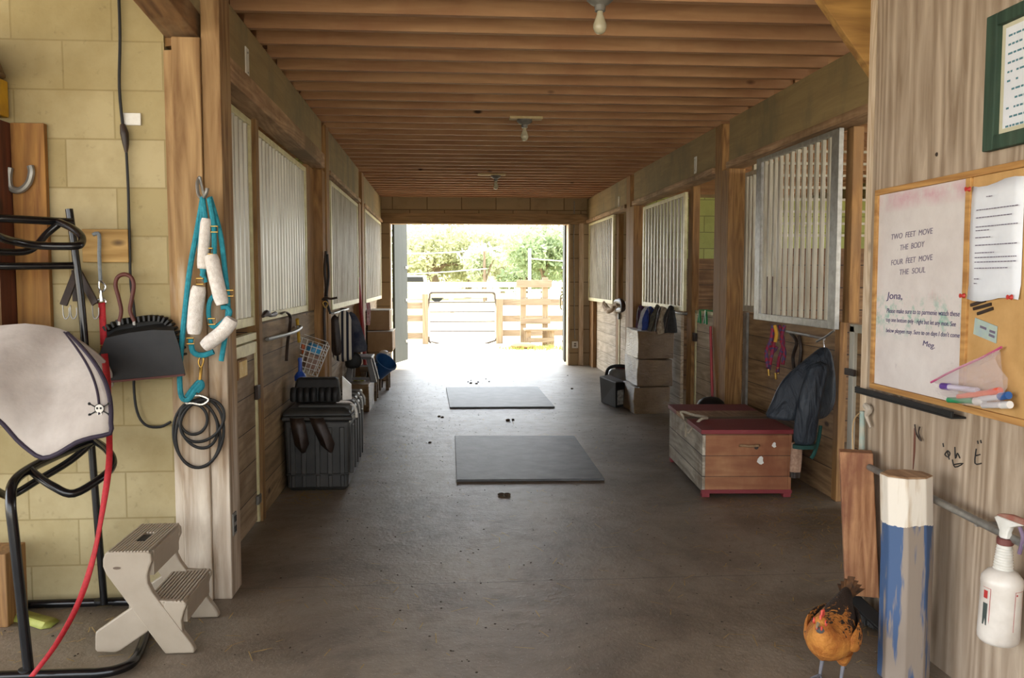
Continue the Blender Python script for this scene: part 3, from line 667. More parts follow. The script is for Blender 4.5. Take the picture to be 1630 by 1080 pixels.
rows = [[pad_pt(j / 22, i / 20) for j in range(23)] for i in range(21)]
back = [[(lambda q: V((q.x - .05 * (1 - (i - 14) / -14) - .12 * (j / 22) * (i / 14), 3.52 + (3.52 - q.y) * .55, q.z)))(rows[i][j]) for j in range(23)] for i in range(14, 0, -1)]
cl_ = MB().grid(back + rows).build('cloth', M['pad'], sp_, smooth=True, solid=.014, recalc=False)
edge = [r[-1] for r in rows] + [rows[-1][j] for j in range(21, -1, -1)]
MB().tube([q + V((0, -.004, 0)) for q in edge[::2]], .0085, 8, 2).build('piping', M['piping'], sp_, smooth=True)
MB().tube([pad_pt(.945, i / 12 * .80) + V((0, -.011, .0)) for i in range(13)], .0045, 6, 2).build('inner_piping', M['piping'], sp_, smooth=True)
# skull emblem
q = PY(158, 652, 3.14); em = MB()
n0 = len(rows)
ec_ = pad_pt(.955, .80); ec_ = PY(158, 651, ec_.y - .010)
m = MB().lathe(ec_, [(.001, .002), (.012, .0015), (.016, 0), (.001, -.001)], 14, Matrix.Rotation(math.pi / 2, 3, 'X')).obb(ec_ + V((0, 0, -.016)), (.008, 0, 0), (0, .001, 0), (0, 0, .006))
m.build('emblem_skull', M['white'], cl_)
m = MB()
for s_ in (-1, 1):
    m.lathe(ec_ + V((s_ * .006, -.002, .002)), [(.001, .001), (.0042, .001), (.001, -.001)], 8, Matrix.Rotation(math.pi / 2, 3, 'X'))
    m.bar(ec_ + V((-.034 * s_, .002, .018)), ec_ + V((.034 * s_, .002, -.022)), .0045, .002)
    for e1, e2 in ((-.034, .018), (.034, -.022)): m.lathe(ec_ + V((e1 * s_, .002, e2)), [(.001, .001), (.006, .001), (.001, -.001)], 8, Matrix.Rotation(math.pi / 2, 3, 'X'))
m.tube([ec_ + V((math.cos(a) * .0165, 0, math.sin(a) * .0165)) for a in [i * math.pi / 6 for i in range(12)]], .0013, 5, 1, closed=True)
m.build('emblem_outline', M['dark'], cl_)

# step stool
Yn, Yf = 3.24, 3.62
st = thing('step_stool', (-1.13, 3.4, 0), 'beige plastic two-step stool beside foreground post', 'step stool')
def poly(l, Y): return [PY(x, y, Y) for x, y in l]
legA = [(166, 883), (163, 892), (163, 903), (168, 915), (258, 1036), (263, 1043), (268, 1046), (304, 1046), (309, 1042), (309, 1034), (304, 1025), (242, 944), (235, 930), (234, 918), (237, 905), (241, 895), (240, 884), (236, 880), (170, 880)]
legB = [(226, 962), (212, 966), (151, 1008), (150, 1016), (150, 1036), (153, 1040), (182, 1041), (190, 1038), (232, 1009), (262, 985), (290, 964), (286, 959), (240, 957)]
legC = [(262, 958), (294, 960), (296, 966), (292, 975), (288, 990), (290, 1008), (300, 1024), (310, 1036), (309, 1042), (290, 1042), (266, 1000), (255, 985)]
def flat(l, Yp):
    r = poly(l, Yp); zmin = min(q_.z for q_ in r)
    return r
for nm, yy in (('side_frame', Yn), ('side_frame', Yf - .035)):
    m = MB()
    for l in (legA,): 
        r = poly(l, Yn); m.prism([V((q_.x, yy, max(q_.z, .002))) for q_ in r], (0, .035, 0))
    m.build(nm, M['stool'], st, bevel=.006)
    m = MB()
    r = poly(legB, Yn); m.prism([V((q_.x, yy + .006, max(q_.z, .002))) for q_ in r], (0, .028, 0))
    m.build('rear_leg', M['stool'], st, bevel=.005)
    m = MB(); r = poly(legC, Yn); m.prism([V((q_.x, yy + .004, max(q_.z, .002))) for q_ in r], (0, .030, 0)); m.build('front_brace', M['stool'], st, bevel=.005)
a_ = PY(167, 881, Yn); b_ = PY(240, 881, Yn)
m = MB(); nr = 13
cx_, w_ = (a_.x + b_.x) / 2, (b_.x - a_.x)
m.box(a_.x, b_.x, Yn + .036, Yf - .036, a_.z - .03, a_.z - .004).box(b_.x - .02, b_.x - .002, Yn + .036, Yf - .036, a_.z - .10, a_.z - .03)
for i in range(nr):
    x = a_.x + .006 + i * (w_ - .012) / nr
    if 4 < i < 8: m.box(x, x + .009, Yn + .004, Yn + .13, a_.z - .004, a_.z + .004).box(x, x + .009, Yf - .13, Yf - .004, a_.z - .004, a_.z + .004)
    else: m.box(x, x + .009, Yn + .004, Yf - .004, a_.z - .004, a_.z + .004)
m.build('top_step', M['stool'], st, bevel=.002)
MB().box(cx_ - .022, cx_ + .022, Yn + .15, Yf - .15, a_.z - .0035, a_.z - .001).build('hand_hole_shade', M['dark'], st)  # flat dark plate standing in for the shade inside the hand hole
a2 = PY(258, 960, Yn); b2 = PY(294, 960, Yn)
m = MB().box(a2.x - .07, b2.x, Yn + .036, Yf - .036, a2.z - .035, a2.z - .004).box(b2.x - .02, b2.x - .002, Yn + .036, Yf - .036, a2.z - .09, a2.z - .03)
x = a2.x - .068
while x < b2.x - .012: m.box(x, x + .009, Yn + .006, Yf - .006, a2.z - .004, a2.z + .003); x += .0135
m.build('lower_step', M['stool'], st, bevel=.002)
q = PY(186, 905, Yn - .001)
MB().lathe(q, [(.0001, .001), (.012, .001), (.0001, -.001)], 12, Matrix.Rotation(math.pi / 2, 3, 'X') @ Matrix.Diagonal((1.2, .45, 1))).build('emblem', plain('emblem_brown', '#6a5a4c', .7), st)
# leaf on the floor, cabinet at the left edge
gl = [[FL(5, 990, .004), FL(12, 975, .03), FL(40, 972, .03)], [FL(30, 992, .004), FL(45, 984, .025), FL(62, 978, .025)], [FL(65, 1002, .004), FL(72, 992, .02), FL(88, 985, .02)], [FL(80, 1000, .003), FL(88, 994, .004), FL(94, 990, .003)]]
tag(MB().grid(gl).build('corn_husk', plain('yellow_green_leaf', '#8a9440', .6, 0, '#a9a850', 20, .2), smooth=True, solid=.003, wob=.004), 'crumpled yellow-green husk on floor behind saddle rack', 'leaf')
tag(MB().box(-1.90, -1.76, 3.55, 3.72, .0, .30).build('wooden_crate', M['post'], bevel=.004), 'brown wooden crate at left edge under saddle rack', 'crate')
cb = thing('wall_cupboard', (-1.78, 3.74, .98), 'stained wooden cupboard hung at left edge of block wall', 'cupboard')
c0 = PY(54, 190, 3.7); c1 = PY(16, 186, 3.6)
MB().box(c0.x - .135, c0.x, 3.785, 3.815, .98, c0.z).build('side_board', wood('stained_board', '#7a4f22', '#a97a3c', 2, dirt='#8a6a38', grain=12), cb, bevel=.003)
MB().box(c0.x - .6, c0.x - .137, 3.66, 3.815, .98, c0.z + .0).build('case', wood('red_shelf', '#4a2418', '#6c3a22', 2), cb, bevel=.003)
MB().box(c0.x - .150, c0.x - .137, 3.645, 3.66, .98, c0.z + .02).build('edge_strip', M['plyedge'], cb)
tag(MB().tube([PY(x, y, 3.772) for x, y in ((16, 267), (14, 285), (18, 300), (32, 303), (45, 292), (50, 275), (48, 264))], .014, 8, 5).build('horseshoe', M['grey_steel'], smooth=True), 'worn grey horseshoe nailed on the stained cupboard side', 'horseshoe')
tag(MB().box(c0.x - .4, c0.x - .142, 3.67, 3.80, c0.z + .021, c0.z + .17).build('yellow_tin', plain('yellow_paint', '#c79a1c', .5, 0, '#a67c18', 10), bevel=.006), 'yellow tin on top of the cupboard at left edge', 'tin')
tag(MB().lathe((c0.x - .26, 3.65, c0.z + .172), [(.001, 0), (.165, 0), (.16, .01), (.14, .07), (.10, .13), (.05, .16), (.001, .165)], 20).build('felt_hat', plain('brown_felt', '#5a4426', .9, 0, '#6c5432', 12), smooth=True), 'brown domed felt hat on yellow tin at left edge', 'hat')

# ================================================================== LEFT SIDE OF THE AISLE
tr = thing('storage_trunk', (-.85, 6.15, 0), 'large ribbed black plastic trunk against left stall boards', 'trunk')
tx0, tx1, ty0, ty1 = -1.055, -.63, 5.72, 6.65
def rr(z, i): return [V((tx0 + i, ty0 + i, z)), V((tx1 - i, ty0 + i, z)), V((tx1 - i, ty1 - i, z)), V((tx0 + i, ty1 - i, z))]
MB().loft([rr(.0, .035), rr(.03, .015), rr(.43, .0), rr(.47, .0)]).build('body', M['trunk'], tr, bevel=.015)
m = MB()
for x in (-1.0, -.93, -.84, -.76, -.68):
    m.box(x - .016, x + .016, ty0 - .012, ty0 + .03, .12, .43)
    m.box(x - .012, x + .012, ty0 - .004, ty0 + .04, .03, .11)
for y in (5.85, 6.02, 6.19, 6.36, 6.53):
    m.box(tx1 - .03, tx1 + .012, y - .025, y + .025, .10, .43)
m.box(tx0 + .01, tx1 - .005, ty0 - .008, ty0 + .02, .112, .122)
m.build('ribs', M['trunk'], tr, bevel=.006)
MB().box(tx0 - .012, tx1 + .022, ty0 - .03, ty1 + .02, .475, .505).loft([rr(.505, -.012), rr(.535, .0), rr(.555, .04)]).build('lid', M['trunk'], tr, bevel=.012)
m = MB()
for y in (5.78, 5.96, 6.14, 6.32, 6.5): m.box(tx0 + .08, tx1 + .004, y, y + .10, .5, .572)
m.build('lid_ribs', M['trunk'], tr, bevel=.012)
for y in (5.86, 6.06, 6.28, 6.46):
    MB().tube([V((tx1 - .10, y, .578)), V((tx1 - .02, y, .575)), V((tx1 + .025, y, .53)), V((tx1 + .03, y, .47))], .010, 8, 4).build('rope_handle', M['fleece'] if y < 6 else M['grey_steel'], tr, smooth=True)
for sx, lean in ((-.965, .03), (-.84, .07)):
    rows = [[V((sx - .045 + lean * k / 4 * 1.0, ty0 - .035 - .012 * math.sin(k), .50 - k * .045)), V((sx + lean * k / 4, ty0 - .045 - .01 * k ** .5, .495 - k * .047)), V((sx + .045 + lean * k / 4, ty0 - .035, .50 - k * .043))] for k in range(5)]
    rows.append([V((sx - .012 + lean * 1.3, ty0 - .04, .275)), V((sx + lean * 1.3, ty0 - .045, .268)), V((sx + .012 + lean * 1.3, ty0 - .04, .275))])
    MB().grid(rows).build('leather_flap', M['leather'], tr, smooth=True, solid=.006)
# black horse boots / ribbed pad on the trunk
hb = thing('grooming_pad', (-.87, 5.95, .575), 'shiny black ribbed pad standing on trunk lid', 'pad')
m = MB()
for i in range(7):
    x = -1.0 + i * .043 + (.012 if i > 3 else 0)
    m.tube([V((x, 5.78, .60)), V((x, 5.775, .64)), V((x, 5.80, .675))], .022, 10, 4)
m.build('ribs', M['black'], hb, smooth=True)
MB().loft([[V((-1.0, 5.80, .582)), V((-.70, 5.80, .582)), V((-.70, 5.93, .582)), V((-1.0, 5.93, .582))], [V((-1.0, 5.81, .68)), V((-.71, 5.81, .68)), V((-.71, 5.92, .68)), V((-1.0, 5.92, .68))], [V((-.985, 5.83, .745)), V((-.72, 5.83, .745)), V((-.72, 5.90, .745)), V((-.985, 5.90, .745))]]).build('back', M['black'], hb, bevel=.015)
tag(MB().prism([(-.695, 5.90, .583), (-.64, 5.94, .583), (-.645, 5.98, .68), (-.70, 5.95, .74)], (0, .02, 0)).build('white_card', M['white']), 'white card leaning beside black ribbed pad on trunk', 'card')
# blue bottle
bo = thing('spray_bottle', (-1.0, 6.05, .575), 'blue-topped clear bottle on trunk in front of board wall', 'bottle')
MB().lathe((-1.01, 6.12, .575), [(.001, 0), (.035, 0), (.038, .01), (.038, .09), (.034, .12), (.001, .12)], 16).build('bottle_body', plain('milky_plastic', '#a9a79c', .25, 0, '#8f8d84', 20), bo, smooth=True)
MB().lathe((-1.01, 6.12, .695), [(.001, 0), (.04, 0), (.041, .03), (.03, .05), (.015, .065), (.013, .13), (.016, .15), (.012, .16), (.001, .162)], 16).build('bottle_top', plain('blue_plastic', '#1f3f9c', .3, 0, '#28509c', 20), bo, smooth=True)
# bracket arm, sill clutter
tag(MB().tube([V((-1.05, 5.22, 1.045)), V((-1.0, 5.8, 1.05)), V((-1.02, 6.25, 1.06)), V((-1.06, 6.3, 1.06))], .012, 8, 3).build('wall_bracket', M['grey_steel'], smooth=True), 'horizontal grey steel bar bracket on boards above trunk', 'bracket')
o = thing('leather_strap', PX(462, 520, -1.05), 'dark curled strap hanging from sill above wire basket', 'strap')
MB().tube([PX(x, y, -1.055) for x, y in ((448, 500), (455, 497), (462, 505), (461, 525), (458, 545), (456, 575))], .012, 6, 5, flat=.4).build('strap', M['leather'], o, smooth=True)
o = tag(MB().tube([PX(x, y, -1.05) for x, y in ((418, 504), (424, 499), (430, 502), (438, 500))], [.010, .02, .012, .016], 8, 4).build('bit_roll', M['leather'], smooth=True, wob=.004), 'dark leather scrap lying on sill below galvanised bars', 'leather')
tag(MB().tube([PX(x, y, -1.055) for x, y in ((473, 508), (475, 530), (476, 545))], .012, 8, 3).build('yellow_clip', plain('yellow_plastic', '#b8922a', .5), smooth=True), 'small yellow clip hanging near left post above wire basket', 'clip')
# wire basket
wb = thing('wire_basket', PX(490, 590, -1.0), 'tilted white wire basket of bottles hanging before left post', 'basket')
Yb = 6.55
A = [PY(x, y, Yb) for x, y in ((473, 535), (524, 552), (505, 600), (461, 588))]
Bk = [q_ + V((-.04, .2, .02)) for q_ in A]
m = MB(); r_ = .0032
for R_ in (A, Bk): m.tube(R_, .005, 6, 1, closed=True)
for i in range(4): m.tube([A[i], Bk[i]], .004, 6)
for k in range(1, 6):
    f_ = k / 6
    m.tube([A[0].lerp(A[1], f_), A[3].lerp(A[2], f_)], r_, 5); m.tube([A[0].lerp(A[3], f_), A[1].lerp(A[2], f_)], r_, 5)
    m.tube([A[3].lerp(A[2], f_), Bk[3].lerp(Bk[2], f_)], r_, 5); m.tube([A[1].lerp(A[2], f_), Bk[1].lerp(Bk[2], f_)], r_, 5); m.tube([A[0].lerp(A[3], f_), Bk[0].lerp(Bk[3], f_)], r_, 5)
m.build('wire', M['white'], wb)
MB().tube([A[0], PY(466, 528, Yb), PX(470, 520, -1.07)], .004, 6).build('hanger', M['white'], wb)
cen = sum(A + Bk, V()) / 8
ax_ = (A[1] - A[2]).normalized(); Mt = ax_.to_track_quat('Z', 'Y').to_matrix()
tag(MB().lathe(cen + V((.02, 0, -.05)), [(.001, -.06), (.05, -.06), (.052, 0), (.052, .06), (.001, .06)], 12, Mt).build('tub', plain('clear_red_tub', '#a08878', .3, 0, '#8a5a48', 10), smooth=True), 'pinkish clear tub inside tilted wire basket', 'tub')
tag(MB().lathe(cen + V((.045, 0, .035)), [(.001, -.02), (.055, -.02), (.055, .03), (.045, .045), (.001, .045)], 12, Mt).build('blue_jar', plain('light_blue_plastic', '#2f7fb0', .35, 0, '#3a94c0', 10), smooth=True), 'light blue jar inside tilted wire basket', 'jar')
tag(MB().lathe(cen + V((-.05, 0, .035)), [(.001, -.02), (.03, -.02), (.03, .03), (.02, .045), (.001, .045)], 12, Mt).build('orange_bottle', plain('orange_plastic', '#d0642a', .4, 0, '#b85420', 10), smooth=True), 'orange bottle top inside tilted wire basket', 'bottle')
# bridles hanging on the post
for k, (xa, lab) in enumerate(((517, 'dark leather bridle hanging in front of left post'),)):
    o = thing('bridle', PX(xa, 470, -.97), lab, 'bridle')
    MB().tube([PY(x, y, 7.27) for x, y in ((519, 400), (517, 430), (519, 460), (516, 500), (518, 560))], .012, 8, 5).build('strap', M['leather'], o, smooth=True)
    MB().tube([PY(x, y, 7.25) for x, y in ((521, 405), (523, 440), (520, 475), (526, 500))], .010, 8, 5).build('strap', M['black'], o, smooth=True)
    MB().tube([PY(x, y, 7.24) for x, y in ((513, 478), (518, 474), (526, 476), (537, 474))], .009, 8, 5).build('noseband', M['leather'], o, smooth=True)
    MB().tube([PY(x, y, 7.22) for x, y in ((514, 483), (518, 480), (522, 484), (518, 490))], .005, 6, 4, closed=True).build('ring', M['brass'], o, smooth=True)
# hanging blankets
def drape(name, label, cat, rings, mat, n=22, folds=7, amp=.16, parent=None, seed=0):
    """hanging cloth: rings = (centre, rx, ry)"""
    R = []
    for i, (c_, rx, ry) in enumerate(rings):
        R.append([V(c_) + V((math.cos(a) * rx, math.sin(a) * ry, 0)) * (1 + amp * math.sin(a * folds + seed + i * .35) * min(1, i / 3)) for a in [2 * math.pi * j / n for j in range(n)]])
    o = MB().loft(R).build(name, mat, parent, smooth=True, sub=1)
    if label: tag(o, label, cat)
    return o
striped = NT('striped_blanket'); sv = striped.coord((1, 1, .1)); w_n = striped.n('TexWave'); striped.l(sv, w_n.inputs['Vector']); w_n.inputs['Scale'].default_value = 7; w_n.inputs['Distortion'].default_value = .5
M['stripe'] = striped.out(striped.ramp(w_n.outputs['Fac'], .45, hx('#1c1c2a'), .55, hx('#cfc6b4')), .9)
bl = thing('striped_blanket', PY(545, 560, 7.95), 'white and navy striped blanket hanging under left middle grille', 'blanket')
c = lambda x, y, Y: PY(x, y, Y)
drape('blanket_cloth', None, None, [(c(547, 494, 8.0), .03, .02), (c(548, 502, 8.0), .06, .03), (c(547, 530, 8.0), .09, .04), (c(546, 560, 8.0), .095, .045), (c(545, 577, 8.0), .09, .045)], M['stripe'], parent=bl)
o = drape('blue_blanket', 'dark navy blanket hanging beside striped blanket', 'blanket', [(c(558, 496, 8.3), .03, .02), (c(563, 512, 8.3), .06, .03), (c(566, 535, 8.3), .075, .04), (c(569, 552, 8.3), .09, .05), (c(570, 562, 8.3), .09, .05)], plain('navy_cloth', '#1a2238', .9, 0, '#5a5a5e', 8), folds=5, seed=2)
o = drape('black_halter', 'bundle of black straps hanging left of striped blanket', 'straps', [(c(533, 500, 7.9), .03, .02), (c(532, 525, 7.9), .045, .03), (c(536, 552, 7.9), .04, .03), (c(536, 568, 7.9), .035, .03)], M['leather'], folds=4, amp=.35)
drape('saddle_bag', 'black bag hanging behind the grey plastic stool', 'bag', [(c(562, 560, 8.7), .03, .02), (c(563, 566, 8.7), .07, .03), (c(562, 576, 8.7), .09, .04), (c(560, 588, 8.7), .07, .04)], M['black'], folds=3)
tag(MB().tube([V((-1.06, 7.72, 1.10)), V((-.98, 7.74, 1.10)), V((-.98, 8.9, 1.10)), V((-1.06, 8.92, 1.10))], .010, 8, 1).build('blanket_bar', M['grey_steel'], smooth=True), 'thin steel bar on left stall front carrying striped blanket', 'bar')
# pitchfork handle with red flag
o = thing('red_pole', PX(582, 540, -.95), 'tall red handled fork leaning before far left post', 'fork')
MB().tube([V((-1.02, 10.33, 1.42)), V((-.97, 10.28, .9)), V((-.93, 10.2, .35))], .022, 8).build('handle', plain('red_paint', '#a83030', .5, 0, '#8a2424', 10), o, smooth=True)
MB().tube([V((-1.02, 10.33, 1.42)), V((-1.03, 10.33, 1.58))], .012, 8).build('tip', M['leather'], o, smooth=True)
o = thing('pink_cloth', PX(590, 515, -.9), 'faded pink and white cloth strip hanging by the red handle', 'cloth')
MB().grid([[PY(x + dx, y, 10.3 + .01 * ((i + j) % 2)) for j, dx in enumerate((0, 3, 6))] for i, (x, y) in enumerate(((583, 482), (584, 495), (584, 508), (583, 518)))]).build('strip', plain('pink_cloth', '#b86a70', .9, 0, '#d8c8c8', 30), o, solid=.006)
# boxes: wrapped bale with grey stool, cartons beyond
def carton(name, x0, x1, y0, y1, z0, z1, label, mat=None, rot=0, lid=None, wob=.010, cat='carton'):
    o = thing(name, ((x0 + x1) / 2, (y0 + y1) / 2, z0), label, cat)
    b = MB(); N = 6
    bm_ = bmesh.new(); bmesh.ops.create_cube(bm_, size=1); bmesh.ops.subdivide_edges(bm_, edges=bm_.edges, cuts=5, use_grid_fill=True)
    for v_ in bm_.verts: v_.co = V(((x0 + x1) / 2 + v_.co.x * (x1 - x0), (y0 + y1) / 2 + v_.co.y * (y1 - y0), (z0 + z1) / 2 + v_.co.z * (z1 - z0)))
    b.v = [v_.co.copy() for v_ in bm_.verts]; b.f = [[q_.index for q_ in f_.verts] for f_ in bm_.faces]; bm_.free()
    for q_ in b.v:
        d_ = mnoise.noise_vector(q_ * 4 + V((z0 * 9, 0, 0))) * wob * 2
        q_ += V((d_.x, d_.y, d_.z if z0 < q_.z - .03 else 0))
    b.build('wrap', mat or M['bale'], o, smooth=True, bevel=.008)
    if lid: MB().box(x0 - .004, x1 + .004, y0 - .004, y1 + .004, z1 + .003, z1 + .012).build('lid_paper', M['white'], o)
    if rot: o.rotation_euler.z = rot
    return o
def bale_mat():
    t = NT('wrapped_shavings'); v = t.coord((1, 1, 1)); a = t.noise(v, 3, 6, .65); b_ = t.noise(t.coord((1, 1, 3)), 14, 5, .7, 1.5)
    col = t.ramp(a, .35, hx('#80613c'), .7, hx('#ac8c62'))
    col = t.mix(t.ramp(b_, .66, K1, .76, (.6, .6, .6, 1)), col, hx('#c8bca8'))
    t.b.inputs['Coat Weight'].default_value = .8; t.b.inputs['Coat Roughness'].default_value = .18
    bb_ = t.bump(t.math('ADD', b_, a), 1.0, .05); t.l(bb_.outputs[0], t.b.inputs['Coat Normal']); return t.out(col, .6)
M['bale'] = bale_mat(); M['card'] = plain('brown_cardboard', '#9c7c58', .8, 0, '#a98a66', 6)
carton('wrapped_bale', -1.06, -.80, 9.2, 9.8, 0, .30, 'plastic-wrapped tan bale under grey plastic stool on left', cat='bale')
carton('carton', -1.06, -.78, 12.0, 12.5, 0.0, .40, 'cardboard carton at bottom of far left stack', M['card'], wob=.001)
carton('carton', -1.06, -.72, 11.95, 12.6, .405, .68, 'middle cardboard carton of far left stack', M['card'], lid=True, wob=.001)
carton('carton', -1.06, -.76, 12.0, 12.5, .70, .97, 'top cardboard carton with white rim on far left stack', M['card'], lid=True, wob=.001)
o = thing('plastic_stool', (-.93, 9.5, .3), 'small grey plastic stool standing on wrapped bale', 'stool')
pts = dict(t0=PY(555, 567, 9.3), t1=PY(591, 567, 9.3), b0=PY(549, 612, 9.25), b1=PY(600, 612, 9.25))
for sx0, sx1, tx_ in ((pts['b0'].x, pts['b0'].x + .07, pts['t0'].x), (pts['b1'].x - .07, pts['b1'].x, pts['t1'].x - .05)):
    for yy in (9.25, 9.55):
        MB().loft([[V((sx0, yy, .305)), V((sx1, yy, .305)), V((sx1, yy + .05, .305)), V((sx0, yy + .05, .305))], [V((tx_, yy + .02 * (1 if yy < 9.4 else -1), .55)), V((tx_ + .05, yy + .02 * (1 if yy < 9.4 else -1), .55)), V((tx_ + .05, yy + .06, .55)), V((tx_, yy + .06, .55))]]).build('leg', M['grey_pl'] if 'grey_pl' in M else M.setdefault('grey_pl', plain('grey_plastic', '#6a6866', .45, 0, '#5a5856', 8)), o, bevel=.006)
MB().box(pts['t0'].x - .01, pts['t1'].x + .01, 9.26, 9.62, .55, .58).build('seat', M['grey_pl'], o, bevel=.01)
MB().box(pts['b0'].x + .06, pts['b1'].x - .06, 9.27, 9.29, .33, .36).build('crossbar', M['grey_pl'], o)
tag(MB().tube([V((-.98, 9.42, .32)), V((-.93, 9.40, .33)), V((-.88, 9.42, .32))], .02, 8).build('yellow_sponge', plain('yellow_sponge', '#b8b020', .8), smooth=True), 'yellow sponge lying under the grey plastic stool', 'sponge')
# blue bucket tipped on a crate
o = thing('bucket', PY(612, 580, 10.4), 'blue bucket tipped on its side on low crate at left', 'bucket')
Mb = V((.45, -.35, .62)).normalized().to_track_quat('Z', 'Y').to_matrix()
cb_ = PY(606, 588, 10.2)
M['bucket'] = plain('blue_bucket', '#1f4a7c', .4, 0, '#2a5c90', 8)
MB().lathe(cb_, [(.001, -.08), (.085, -.08), (.13, .12), (.138, .12), (.138, .132), (.125, .132), (.08, -.07), (.001, -.07)], 22, Mb).build('bucket_body', M['bucket'], o, smooth=True)
MB().tube([cb_ + Mb @ V((.135 * math.cos(a), .135 * math.sin(a), .12 - .11 * math.sin(a))) for a in [math.pi * k / 8 for k in range(9)]], .004, 6).build('bail', M['grey_steel'], o, smooth=True)
for i, (x0, x1, y0, y1, z1, lab) in enumerate(((-.98, -.78, 10.0, 10.32, .40, 'dark low wooden crate under blue bucket'), (-.86, -.70, 10.95, 11.3, .44, 'short wooden crate beyond blue bucket'), (-.97, -.80, 11.0, 11.3, .30, 'low dark wooden crate behind blue bucket'))):
    d = thing('wooden_crate', ((x0 + x1) / 2, y0, 0), lab, 'crate')
    wm = M['crate'] if 'crate' in M else M.setdefault('crate', wood('crate_wood', '#4c3c2a', '#7a6448', 0))
    MB().box(x0, x1, y0, y1, z1 - .06, z1).build('top_board', wm, d, bevel=.003)
    for xx in (x0 + .01, x1 - .05):
        for yy in (y0 + .01, y1 - .05): MB().box(xx, xx + .04, yy, yy + .04, 0, z1 - .061).build('leg', wm, d)
    MB().box(x0, x1, y0, y0 + .02, z1 - .2, z1 - .12).build('side_board', wm, d)
tag(MB().lathe((-.78, 11.1, .442), [(.001, 0), (.05, 0), (.055, .04), (.03, .055), (.001, .056)], 12).build('white_jar_lid', M['white'], smooth=True), 'white lidded tin on short crate beyond blue bucket', 'tin')

# ================================================================== FLOOR: mats, clods, straw
def mat_(l, label):
    P_ = [FL(*q_) for q_ in l]
    o = MB().prism([V((q_.x, q_.y, .001)) for q_ in P_], (0, 0, .017)).build('rubber_mat', M['rubber'], bevel=.003)
    return tag(o, label, 'mat')
mat_(((727, 768), (962, 766), (914, 697), (724, 697)), 'large worn black rubber mat, nearer of two on aisle floor')
mat_(((716, 651), (883, 650), (856, 618), (710, 619)), 'worn black rubber mat, farther one toward doorway')
M['clod'] = plain('dark_dirt', '#3a2c20', .95, 0, '#4c3c2c', 30)
proto = None
for i in range(16):
    x, y = random.choice(((745, 612), (752, 609), (765, 611), (773, 609), (778, 606), (800, 790), (905, 600), (912, 617), (700, 665), (815, 672), (690, 705)))
    x += random.uniform(-9, 9); y += random.uniform(-3, 3); q_ = FL(x, y)
    if proto is None:
        proto = MB().ell((0, 0, .008), .03, .022, .014, 8).build('dirt_clod', M['clod'], smooth=True, wob=.006, loc=(0, 0, 0))
        tag(proto, 'small dark dirt clod scattered on aisle floor', 'dirt', 'dirt clods on the aisle floor'); o = proto
    else: o = proto.copy(); C.objects.link(o)
    o.location = q_; o.rotation_euler.z = random.random() * 6; s_ = random.uniform(.35, .9); o.scale = (s_, s_, s_)
m = MB()
def straw(cx, cy, sx, sy, n, L=.09):
    for _ in range(n):
        x = random.gauss(cx, sx); y = random.gauss(cy, sy); a = random.random() * math.pi; l_ = random.uniform(.02, L)
        w_ = .0019; dx, dy = math.cos(a) * l_ / 2, math.sin(a) * l_ / 2; nx, ny = -math.sin(a) * w_, math.cos(a) * w_
        z = random.uniform(.002, .006)
        if x > 2.4 or x < -1.03 and y > 3.8: continue
        m.add([(x - dx - nx, y - dy - ny, z), (x + dx - nx, y + dy - ny, z + .003), (x + dx + nx, y + dy + ny, z + .003), (x - dx + nx, y - dy + ny, z)], [(0, 1, 2, 3)])
straw(2.1, 4.9, .25, .5, 260); straw(2.2, 5.6, .12, .5, 120); straw(1.3, 4.2, .6, .6, 90, .12); straw(-.75, 6.9, .25, .5, 140); straw(.4, 6, 1, 2, 130); straw(-.9, 5.6, .1, .1, 50, .2); straw(1.5, 3.1, .2, .2, 50, .1); straw(.3, 9, 1, 2, 90); straw(-1.4, 3.5, .3, .2, 70, .1); straw(-.3, 3.4, .6, .5, 60)
tag(m.build('loose_straw', plain('straw', '#b59a62', .8, 0, '#8a7044', 30, 0), recalc=False), 'loose pale straw bits scattered over the concrete floor', 'straw', kind='stuff')
m = MB()
for _ in range(1200):
    x = random.uniform(-1.8, 2.2); y = random.uniform(2.7, 12) ; r_ = random.uniform(.002, .009) * (1.4 if y > 7 else 1)
    if x < -1.05 and y > 3.7: continue
    if .0 < x < 1.2 and (5.85 < y < 7.65 or 9.3 < y < 11.1): continue
    a = random.random() * 6
    m.add([(x + r_ * math.cos(a + k * 1.57) * random.uniform(.5, 1), y + r_ * math.sin(a + k * 1.57), .0015) for k in range(4)] + [(x, y, .004)], [(0, 1, 4), (1, 2, 4), (2, 3, 4), (3, 0, 4)])
tag(m.build('floor_grit', plain('floor_grit', '#3c3226', .95, 0, '#c0b8a8', 30, 0, True, .6, .75), recalc=False), 'small crumbs of dirt and chaff on the aisle floor', 'dirt', kind='stuff')

# ================================================================== RIGHT SIDE OF THE AISLE
# wooden chest
fl_, fr_, bl_ = FL(1117, 792), FL(1256, 790), FL(1062, 739)
ux = (fr_ - fl_).normalized(); uy = V((-ux.y, ux.x, 0)); Wc = (fr_ - fl_).length; Lc = 1.12; Hc = .44
uy = (bl_ - fl_).normalized(); uy = V((.07, 1, 0)).normalized(); ux = V((uy.y, -uy.x, 0))
ch = thing('wooden_chest', fl_ + ux * Wc / 2 + uy * Lc / 2, 'long wooden chest with red painted lid strips on right side', 'chest')
def cpt(a, b, z): return fl_ + ux * a + uy * b + V((0, 0, z))
def cbox(a0, a1, b0, b1, z0, z1, m=None):
    m = m or MB(); return m.obb(cpt((a0 + a1) / 2, (b0 + b1) / 2, (z0 + z1) / 2), ux * (a1 - a0) / 2, uy * (b1 - b0) / 2, (0, 0, (z1 - z0) / 2))
